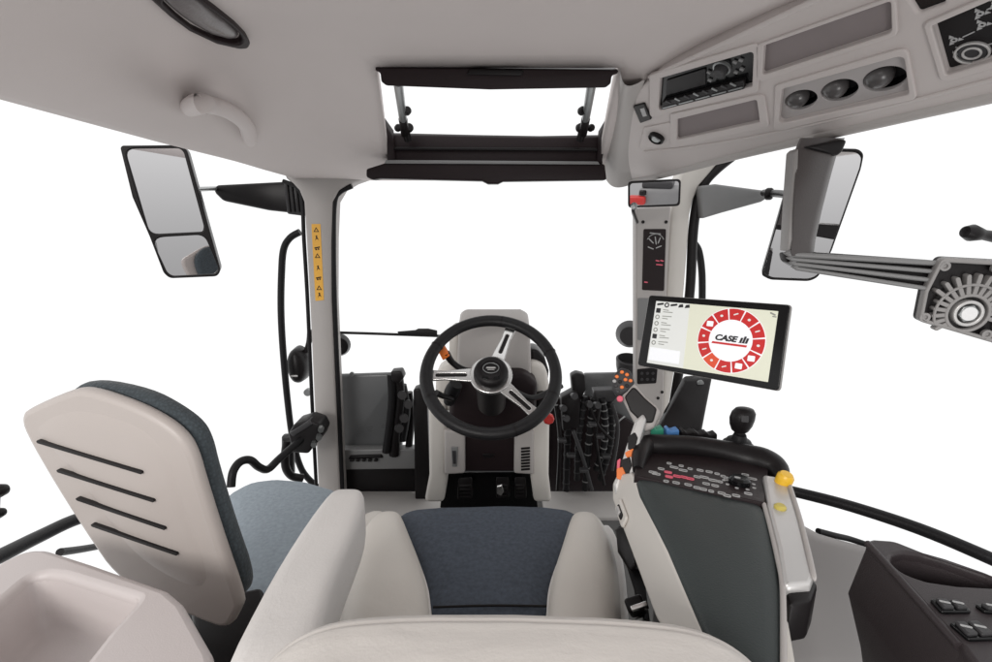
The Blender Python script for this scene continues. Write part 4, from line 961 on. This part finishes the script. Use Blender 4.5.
# ---- multi-function drive lever
DL = thing('drive_lever', 'silver drive lever with dark thumb pad and orange buttons beside the right pillar', 'lever', at(640, 440, .95))
PD = Pl(at(636, 402, .96), (-.25, -.85, .45))
g = plate('lever_grip', PD, rpoly(PD.pxs([(621, 396), (627, 386), (634, 382), (646, 397), (657, 406), (661, 412), (654, 428), (644, 432), (634, 422), (626, 406)]), .012), -.035, 0, 'trim', DL, bev=.008)
plate('thumb_pad', PD, rpoly(PD.pxs([(624.5, 397), (633.5, 386), (645, 398.5), (657, 409), (653, 423), (642, 423), (630, 411)]), .008), -.002, .006, 'black', DL, bev=.003)
hd = plate('button_head', PD, rpoly(PD.pxs([(612, 388), (614, 374), (621, 367), (630, 370), (635, 383), (628, 392), (617, 398)]), .012), -.03, .002, 'dark', DL, bev=.006)
for x, y, m in ((617, 377, 'orange'), (622, 372.5, 'orange'), (627, 375, 'orange'), (620, 382, 'black'), (625.5, 380, 'orange'), (630.5, 381, 'orange'), (616, 386, 'dark'), (622, 387.5, 'orange'), (627, 386, 'black'), (618, 392, 'dark'), (614.5, 381.5, 'greyprint')):
    plate('lever_button', PD, ell(PD.px(x, y), 1.0*.0040, .0036, 14), .001, .007, m, hd, bev=.0012)
plate('lever_button', PD, ell(PD.px(620, 399), .0065, .0065, 18), -.004, .006, 'pink', DL, bev=.0015, label='pink round button at the foot of the button head')
tube('lever_stem', [at(648, 424, .99), at(644, 436, .98), at(640, 452, .96)], .014, 'cast', DL)

# ================================================================== display
TL, BL, TRr = att(648, 294.5, 1.2), att(636.3, 365.3, 1.2), att(791.5, 304.5, .98)
n = plane3(TL, BL, TRr); PM = Pl(TL, n, TL-BL); px = PM.pxs
MO = thing('touch_display', 'wide touch display showing a red segmented ring, on a black post', 'display', at(690, 430, 1.05))
oo = px([(648, 294.5), (791.5, 304.5), (779.7, 391.6), (636.3, 365.3)])
cas = plate('display_case', PM, rpoly(oo, .009), -.010, -.004, 'cast', MO, bev=.002)
plate('display_back', PM, rpoly([tuple(sum((V(t) for t in oo), V((0, 0)))/4*.04+V(t)*.96) for t in oo], .009), -.032, -.009, 'black', MO, bev=.005)
cc = sum((V(t) for t in oo), V((0, 0)))/4
plate('display_glass', PM, rpoly([tuple(cc+(V(t)-cc)*.984) for t in oo], .008), -.006, -.001, 'blackgloss', MO, bev=.0015)
scq = px([(656.3, 301), (778.2, 311.2), (767.9, 382), (646.9, 362.6)])
SC = plate('screen', PM, scq, -.002, 0, 'scr', MO)
plate('screen_sidebar', PM, px([(656.3, 301), (690, 303.8), (683, 368), (646.9, 362.6)]), 0, .0004, 'scrgrey', SC)
ctr = V(px([(730.2, 340.6)])[0])
e1 = V(px([(730.2+34.5, 340.6)])[0])-ctr; Ro = .0655
Ro = abs((V(px([(764.3, 344)])[0])-V(px([(694.8, 338.5)])[0])).length)/2
Rv = abs((V(px([(731.5, 310.8)])[0])-V(px([(723, 371.3)])[0])).length)/2
Ro = (Ro+Rv)/2
plate('ring_gap', PM, ell(ctr, Ro*1.02, Ro*1.02, 64), 0, .0006, 'scrwhite', SC)
segs = []; ora = []
for k in range(12):
    a0 = 2*PI*k/12+.025+.2; a1 = 2*PI*(k+1)/12-.025+.2
    o = [(ctr.x+math.cos(a0+(a1-a0)*j/6)*Ro, ctr.y+math.sin(a0+(a1-a0)*j/6)*Ro) for j in range(7)]+[(ctr.x+math.cos(a1-(a1-a0)*j/6)*Ro*.655, ctr.y+math.sin(a1-(a1-a0)*j/6)*Ro*.655) for j in range(7)]
    (ora if k == 7 else segs).append(o)
for o in segs: plates('ring_segment', PM, [o], .0006, .0011, 'scrred', SC)
plates('ring_segment', PM, ora, .0006, .0011, 'scrorange', SC)
ic, ic2 = [], []
for k in range(12):
    a = 2*PI*(k+.5)/12+.2; q = (ctr.x+math.cos(a)*Ro*.83, ctr.y+math.sin(a)*Ro*.83); s = Ro*.085
    if k in (4, 9, 10): ic.append(rpoly([(q[0]-s*1.2, q[1]-s), (q[0]+s*1.2, q[1]-s), (q[0]+s*1.2, q[1]+s), (q[0]-s*1.2, q[1]+s)], s*.3, 3))
    else: ic2.append([ell(q, s*.55, s*.45, 10)] if k % 2 else capsule((q[0]-s*.6, q[1]-s*.2), (q[0]+s*.6, q[1]+s*.3), s*.22))
for o in ic: plates('ring_icon', PM, [o], .0011, .0015, 'scrwhite', SC)
for o in ic2: plates('ring_icon', PM, [o], .0011, .0015, 'scrgrey', SC)
lx = V((1, 0))
text('logo_text', PM, 'CASE', (ctr.x-Ro*.15, ctr.y+Ro*.05), Ro*.245, .0011, 'scrblack', SC, shear=.22, sx=1.15, bold=.0008)
bars = []
for i in range(3):
    x0 = ctr.x+Ro*(.27+.085*i); y0 = ctr.y-Ro*.035; h = Ro*(.165 if i != 1 else .215)
    bars.append([(x0, y0), (x0+Ro*.066, y0), (x0+Ro*.066+h*.25, y0+h), (x0+h*.25, y0+h)])
bars.append([(ctr.x+Ro*.24, ctr.y-Ro*.037), (ctr.x+Ro*.50, ctr.y-Ro*.037), (ctr.x+Ro*.505, ctr.y-Ro*.025), (ctr.x+Ro*.245, ctr.y-Ro*.025)])
plates('logo_mark', PM, bars, .0011, .0016, 'scrblack', SC)
plate('logo_line', PM, [(ctr.x-Ro*.55, ctr.y-Ro*.15), (ctr.x+Ro*.5, ctr.y-Ro*.15), (ctr.x+Ro*.52, ctr.y-Ro*.085), (ctr.x-Ro*.53, ctr.y-Ro*.085)], .0011, .0015, 'scrred', SC)
dk, gy = [], []
for i, x in enumerate((660.5, 667, 674, 681, 687.5)):
    q = px([(x, 304.6+i*.5)])[0]; r = .006
    dk.append([ell(q, r, r, 14), ell(q, r*.55, r*.55, 10)] if i == 1 else ([rpoly([(q[0]-r, q[1]-r*.7), (q[0]+r, q[1]-r*.4), (q[0]+r*.7, q[1]+r*.8), (q[0]-r*.6, q[1]+r*.5)], .001, 2)] if i > 2 else [capsule((q[0]-r, q[1]), (q[0]+r, q[1]+r*.4), r*.4)]))
for i in range(6):
    x, y = 658.5-i*.95, 310.5+i*6.4; q = px([(x, y)])[0]; r = .0055
    if i in (0, 4): dk.append([rpoly([(q[0]-r, q[1]-r), (q[0]+r, q[1]-r), (q[0]+r, q[1]+r), (q[0]-r, q[1]+r)], .001, 2)])
    else: gy.append([ell(q, r, r, 12), ell(q, r*.6, r*.6, 10)])
    for j in range(2):
        A, B = px([(x+5, y-.8+2.2*j), (x+(14 if (i+j) % 2 else 10), y-.1+2.2*j)]); gy.append(capsule(A, B, .0009))
for o in dk: plates('menu_icon', PM, [o], .0004, .0009, 'scrblack', SC)
plates('menu_text', PM, gy, .0004, .0009, 'scrtext', SC)
plate('menu_box', PM, px([(650.5, 347), (680, 351.5), (678.8, 364), (648.5, 359.5)]), .0004, .0009, 'scrwhite', SC)
plates('corner_icon', PM, [capsule(*px([(771, 313), (775, 315)]), .0016), capsule(*px([(773, 316.5), (776, 317)]), .0012)], .0004, .0009, 'scrtext', SC)
emit('display_post', solid([at(654, 436, 1.0), at(664, 418, 1.03), at(684, 380, 1.13), at(713, 378, 1.13), at(707, 408, 1.06), at(701, 440, 1.0)], V((.01, .035, 0)), .008), 'black', MO)
lathe('post_bolt', [(.008, 0), (.008, .004), (0, .005)], at(700, 383, 1.12), (0, -1, 0), 'steel', MO, 12)
emit('post_foot', solid(ats([(652, 434), (706, 440), (706, 450), (650, 446)], 1.0), V((0, .05, 0)), .005), 'black', MO)

# ================================================================== swivel arm on the right
SA = thing('swivel_arm', 'dark grey swivel arm with ribbed bar and square ribbed mounting plate, upper right', 'bracket', at(800, 270, .95))
emit('hanger_post', loftbm([[at(l, y, Yf), at(l+2, y, Yf-.012), at(r-6, y, Yf-.012), at(r, y, Yf+.004), at(r, y, Yf+.05), at(l, y, Yf+.05)] for y, l, r, Yf in ((138, 800, 845, 1.02), (150, 795, 838, 1.02), (175, 793.5, 831, 1.0), (210, 792, 822, .98), (240, 790.5, 815.5, .97), (252, 789, 814, .96), (256, 790, 813, .96))]), 'arm', SA, 50)
emit('post_lit_edge', solid([at(794.5, 152, 1.0), at(799, 148, 1.0), at(797, 200, .98), at(795, 248, .955), at(788, 252, .955), at(791, 200, .98)], V((0, .03, 0)), .003), "cast", SA)  # paler grey strip paints the light along the post's left edge
emit('hanger_top', solid(ats([(805, 147), (842, 139), (848, 140), (843, 152), (838, 156)], 1.0), V((0, .05, 0)), .005), 'black', SA)
emit('arm_core', solid([at(786, 253, .965), at(812, 252, .965), at(941, 261, .90), at(924, 290, .90), at(796, 267, .965), at(788, 262, .965)], V((0, .03, 0)), .006), 'black', SA)
for k in range(4):
    y0 = 252.6+k*4.6; y1 = 262.5+k*8.3; x0 = 785.5+k*2.4; x1 = 941-k*5
    emit('arm_rib', tubebm([at(x0+5, y0-.6, .955), at(x0, y0+1, .957), at(x0+4, y0+2.0, .955), at(x1, y1+1, .892)], .0042 if k else .0052, 10, False), 'mid', SA)
PA = Pl(at(960, 300, .88), (-.20, -1, -.08)); px = PA.pxs
po = rpoly(px([(941, 257.5), (1006, 261), (1000, 345), (983, 340), (918, 321), (924, 291)]), .012)
MP = plate('mounting_plate', PA, po, -.018, -.010, 'black', SA)
cc = sum((V(t) for t in po), V((0, 0)))/len(po)
plate('plate_rim', PA, po, -.012, .004, 'cast', SA, holes=[[tuple(cc+(V(t)-cc)*.88) for t in po]], bev=.003)
q = V(px([(967, 313)])[0])
for r0, r1, h, m in ((.030, .036, .004, 'cast'), (.018, .024, .006, 'silver')):
    plate('boss_ring', PA, ell(q, r1, r1, 40), -.012, h, m, SA, holes=[ell(q, r0, r0, 40)], bev=.002)
plate('boss_web', PA, ell(q, .030, .030, 40), -.012, -.006, 'black', SA)
plate('hex_nut', PA, [(q.x+math.cos(a)*.0165, q.y+math.sin(a)*.0165) for a in [PI/3*k+.2 for k in range(6)]], -.012, .006, 'steel', SA, bev=.002)
plate('nut_hole_white', PA, ell(q, .0125, .0125, 24), .005, .0068, 'white', SA)  # white disc stands in for the bright background through the nut's hole
for k in range(17):
    a = math.radians(-15+k*14.5); e = V((math.cos(a), math.sin(a)))
    A_ = q+e*.037; ln = .068 if 40 < math.degrees(a) < 150 else .052
    emit('plate_rib', platemesh(PA, [capsule(tuple(A_), tuple(q+e*ln), .0036)], -.012, .003, .0012), 'cast', SA)
arcp = [PA.w(q.x+math.cos(a)*.052, q.y+math.sin(a)*.052, .002) for a in [math.radians(-10+12*k) for k in range(19)]]
tube('plate_arc', arcp, .0026, 'cast', SA)
for x, y in ((944, 266), (924, 317), (986, 334), (996, 268)):
    w = PA.px(x, y); lathe('plate_bolt', [(.0085, 0), (.0085, .006), (.0045, .006), (.004, .003), (0, .003)], PA.w(*w, -.002), PA.n, 'cast', SA, 18)
T = emit('knob_handle', join([lathebm([(0, -.03), (.010, -.027), (.015, -.014), (.012, 0), (.009, .012), (.010, .03), (.011, .06), (0, .06)], at(978, 234, .9), (1, .1, -.15), 18)]), 'black')
tag(T, 'small black knob poking in at the right edge above the ribbed plate', 'knob')

# ================================================================== wheel arch, rail and side console, right
WA = emit('wheel_arch', solid(ats([(770, 497), (788, 511), (804, 523), (824, 534), (845, 540), (868, 546), (920, 562), (990, 590), (990, 760), (755, 760)], .82), V((.02, .30, -.20)), .05, 5), 'arch')
tag(WA, 'smooth grey wheel arch cover behind the armrest console', 'wheel arch')
T = tube('arch_seal', [at(818, 531, .86), at(835, 535.5, .87), at(850, 539, .88), at(868, 545, .88)], .006, 'rubber'); tag(T, 'thin black seal along the top of the grey wheel arch', 'seal')
T = tube('side_rail', [at(776, 488, 1.0), at(800, 493, .98), at(850, 506, .92), at(920, 529, .84), at(992, 559, .76), at(1060, 590, .70)], [.0115]*6, 'rubber', n=16)
tag(T, 'thick black rail sloping down to the right edge behind the side console', 'rail')
zs = .74
SCn = thing('side_console', 'dark side console with oval cup holder and switches in the bottom right corner', 'console', (.7, .45, .3))
pz = ZP(zs).pxs
topo = pz([(866, 541), (872, 538.5), (894, 540), (934, 556), (992, 574.5), (1080, 604), (1080, 780), (1010, 710), (962, 645)])
hole = pz([(890.5, 561), (893, 554.5), (904, 552), (922, 554.5), (945, 561), (985, 575), (1002, 583), (992, 587), (955, 585), (925, 580.5), (903, 573)])
hol = rpoly(hole, .02)
plate('console_top', ZP(zs), rpoly(topo, [.01, .01, .02, .05, .05, .01, .01, .02, .02]), -.02, 0, 'purple', SCn, holes=[hol], bev=.005)
hp_ = resample(hol, 48); hc = sum(hp_, V((0, 0)))/48
emit('cup_holder', loftbm([[ZP(zs).w(*(hc+(p-hc)*s), h) for p in hp_] for s, h in ((1.04, -.008), (.98, -.016), (.93, -.06), (.90, -.09), (.4, -.092), (.02, -.092))], False), 'purple', SCn, 180)
tw = [ZP(zs).w(*p, -.012) for p in rpoly(topo, .012)]
cx = .75
emit('console_body', loftbm([tw, [p+V((-.014 if p.x < .62 else 0, 0, -.075)) for p in tw], [p+V((.02 if p.x < .62 else 0, -.0, -.17)) for p in tw], [p+V((.09 if p.x < .62 else 0, -.0, -.42)) for p in tw]], False), 'purple', SCn, 60)
def rec(q, nm='switch_plate'):
    s = plate(nm, ZP(zs), rpoly(pz(q), .004), -.001, .004, 'blackgloss', SCn, bev=.0015); return s
s1 = rec([(929, 601), (957, 602.5), (972, 614), (941, 614.5)]); s2 = rec([(973, 606), (1000, 608), (1014, 616), (984, 614)]); s3 = rec([(948, 624.5), (978, 624), (1000, 641), (968, 642)])
for s, qs in ((s1, ([(934, 603), (945, 603.5), (954, 612.5), (943, 613)], [(948, 604), (956, 604.5), (968, 612.5), (957, 613)])), (s2, ([(978, 607.5), (994, 609), (1004, 615), (988, 613.5)],)), (s3, ([(953, 626), (963, 626), (978, 639), (967, 640)], [(966, 626), (976, 625.5), (994, 639), (981, 640)]))):
    for q in qs:
        k = plate('rocker', ZP(zs), rpoly(pz(q), .003), .003, .008, 'dark', s, bev=.002)
        c2 = sum((V(t) for t in pz(q)), V((0, 0)))/4
        plate('rocker_mark', ZP(zs), capsule(tuple(c2+V((-.004, .002))), tuple(c2+V((.004, -.001))), .0014), .008, .0086, 'greyprint', k)
tube('console_ridge', [ZP(zs).w(*p, -.004) for p in pz([(868, 541), (890, 565), (925, 604), (960, 643)])], .005, 'purple', SCn)

# ================================================================== stand-in objects added out of view, only for the inside mirror's reflection
cm = at(654, 193, 1.55); nm_ = V((-.22, -1, -.12)).normalized()
def refl(x, y, L_):
    d = ray(x, y); t = (cm-CAM).dot(nm_)/d.dot(nm_); h = CAM+d*t; d = d.normalized(); r = d-nm_*2*d.dot(nm_); return h+r*L_
gb = thing('standin_box', 'dark grey stand-in box added behind the cab for its reflection in the small inside mirror', 'stand-in', refl(660, 202, 4.7))
g0 = refl(660, 196, 4.7)
emit('standin_box_body', boxbm(g0, (.46, .30, .22), .05), 'mid', gb)
emit('standin_box_lid', boxbm(g0+V((-.03, 0, .14)), (.34, .26, .08), .03), 'dark', gb)
tube('standin_box_handle', [g0+V((-.10, 0, .17)), g0+V((-.07, 0, .22)), g0+V((.03, 0, .22)), g0+V((.06, 0, .17))], .01, 'black', gb)
rb_ = thing('standin_red_box', 'small red stand-in box added behind the cab for its reflection in the small inside mirror', 'can', refl(638, 203, 4.6))
g1 = refl(637, 200, 4.6)
emit('standin_red_body', boxbm(g1, (.20, .12, .10), .03), 'red', rb_)
lathe('standin_red_cap', [(.04, 0), (.04, .04), (.03, .05), (0, .05)], g1+V((.06, 0, .064)), (0, 0, 1), 'black', rb_, 16)
# ================================================================== light, camera, world
w = bpy.data.worlds.new('World'); S.world = w; w.use_nodes = True
bg = w.node_tree.nodes['Background']; bg.inputs['Color'].default_value = (1, 1, 1, 1); bg.inputs['Strength'].default_value = 1.08
nt = w.node_tree; N = nt.nodes; L = nt.links
# white photographic cove in front, dimmer studio behind
tc = N.new('ShaderNodeTexCoord'); sx = N.new('ShaderNodeSeparateXYZ'); L.new(tc.outputs['Generated'], sx.inputs[0])
mr = N.new('ShaderNodeMapRange'); mr.interpolation_type = 'SMOOTHSTEP'
mr.inputs['From Min'].default_value = -.75; mr.inputs['From Max'].default_value = .15
L.new(sx.outputs['Y'], mr.inputs['Value'])
mz = N.new('ShaderNodeMapRange'); mz.interpolation_type = 'SMOOTHSTEP'      # studio behind: grey floor, white ceiling
mz.inputs['From Min'].default_value = -.25; mz.inputs['From Max'].default_value = .22; mz.inputs['To Min'].default_value = .42; mz.inputs['To Max'].default_value = 1.0
L.new(sx.outputs['Z'], mz.inputs['Value'])
mx = N.new('ShaderNodeMix'); mx.data_type = 'FLOAT'; L.new(mr.outputs['Result'], mx.inputs['Factor']); L.new(mz.outputs['Result'], mx.inputs['A']); mx.inputs['B'].default_value = 1.08
L.new(mx.outputs['Result'], bg.inputs['Strength'])
def area(name, loc, target, size, power, col=(1, 1, 1)):
    l = bpy.data.lights.new(name, 'AREA'); l.shape = 'RECTANGLE'; l.size, l.size_y = size; l.energy = power; l.color = col
    o = bpy.data.objects.new(name, l); COL.objects.link(o); o.location = V(loc)
    o.rotation_euler = (V(target)-V(loc)).to_track_quat('-Z', 'Y').to_euler()
    return o
area('softbox', (-1.3, -2.3, 2.15), (0, .7, .7), (1.8, 1.0), 64, (1, .97, .94))
area('bounce', (.75, -1.0, .25), (-.05, .95, 1.55), (.9, .6), 12, (1, .98, .97))
cam = bpy.data.cameras.new('camera'); co = bpy.data.objects.new('camera', cam); COL.objects.link(co)
co.location = CAM; co.rotation_euler = (math.radians(90)-PITCH, 0, 0)
cam.sensor_width = 36; cam.lens = 36*F/992; cam.clip_start = .02; cam.clip_end = 200
S.camera = co
S.view_settings.view_transform = 'Standard'; S.view_settings.look = 'None'; S.view_settings.gamma = 1; S.view_settings.exposure = 0
S.render.resolution_x, S.render.resolution_y = 1024, 683
S.cycles.max_bounces = 8; S.cycles.diffuse_bounces = 5
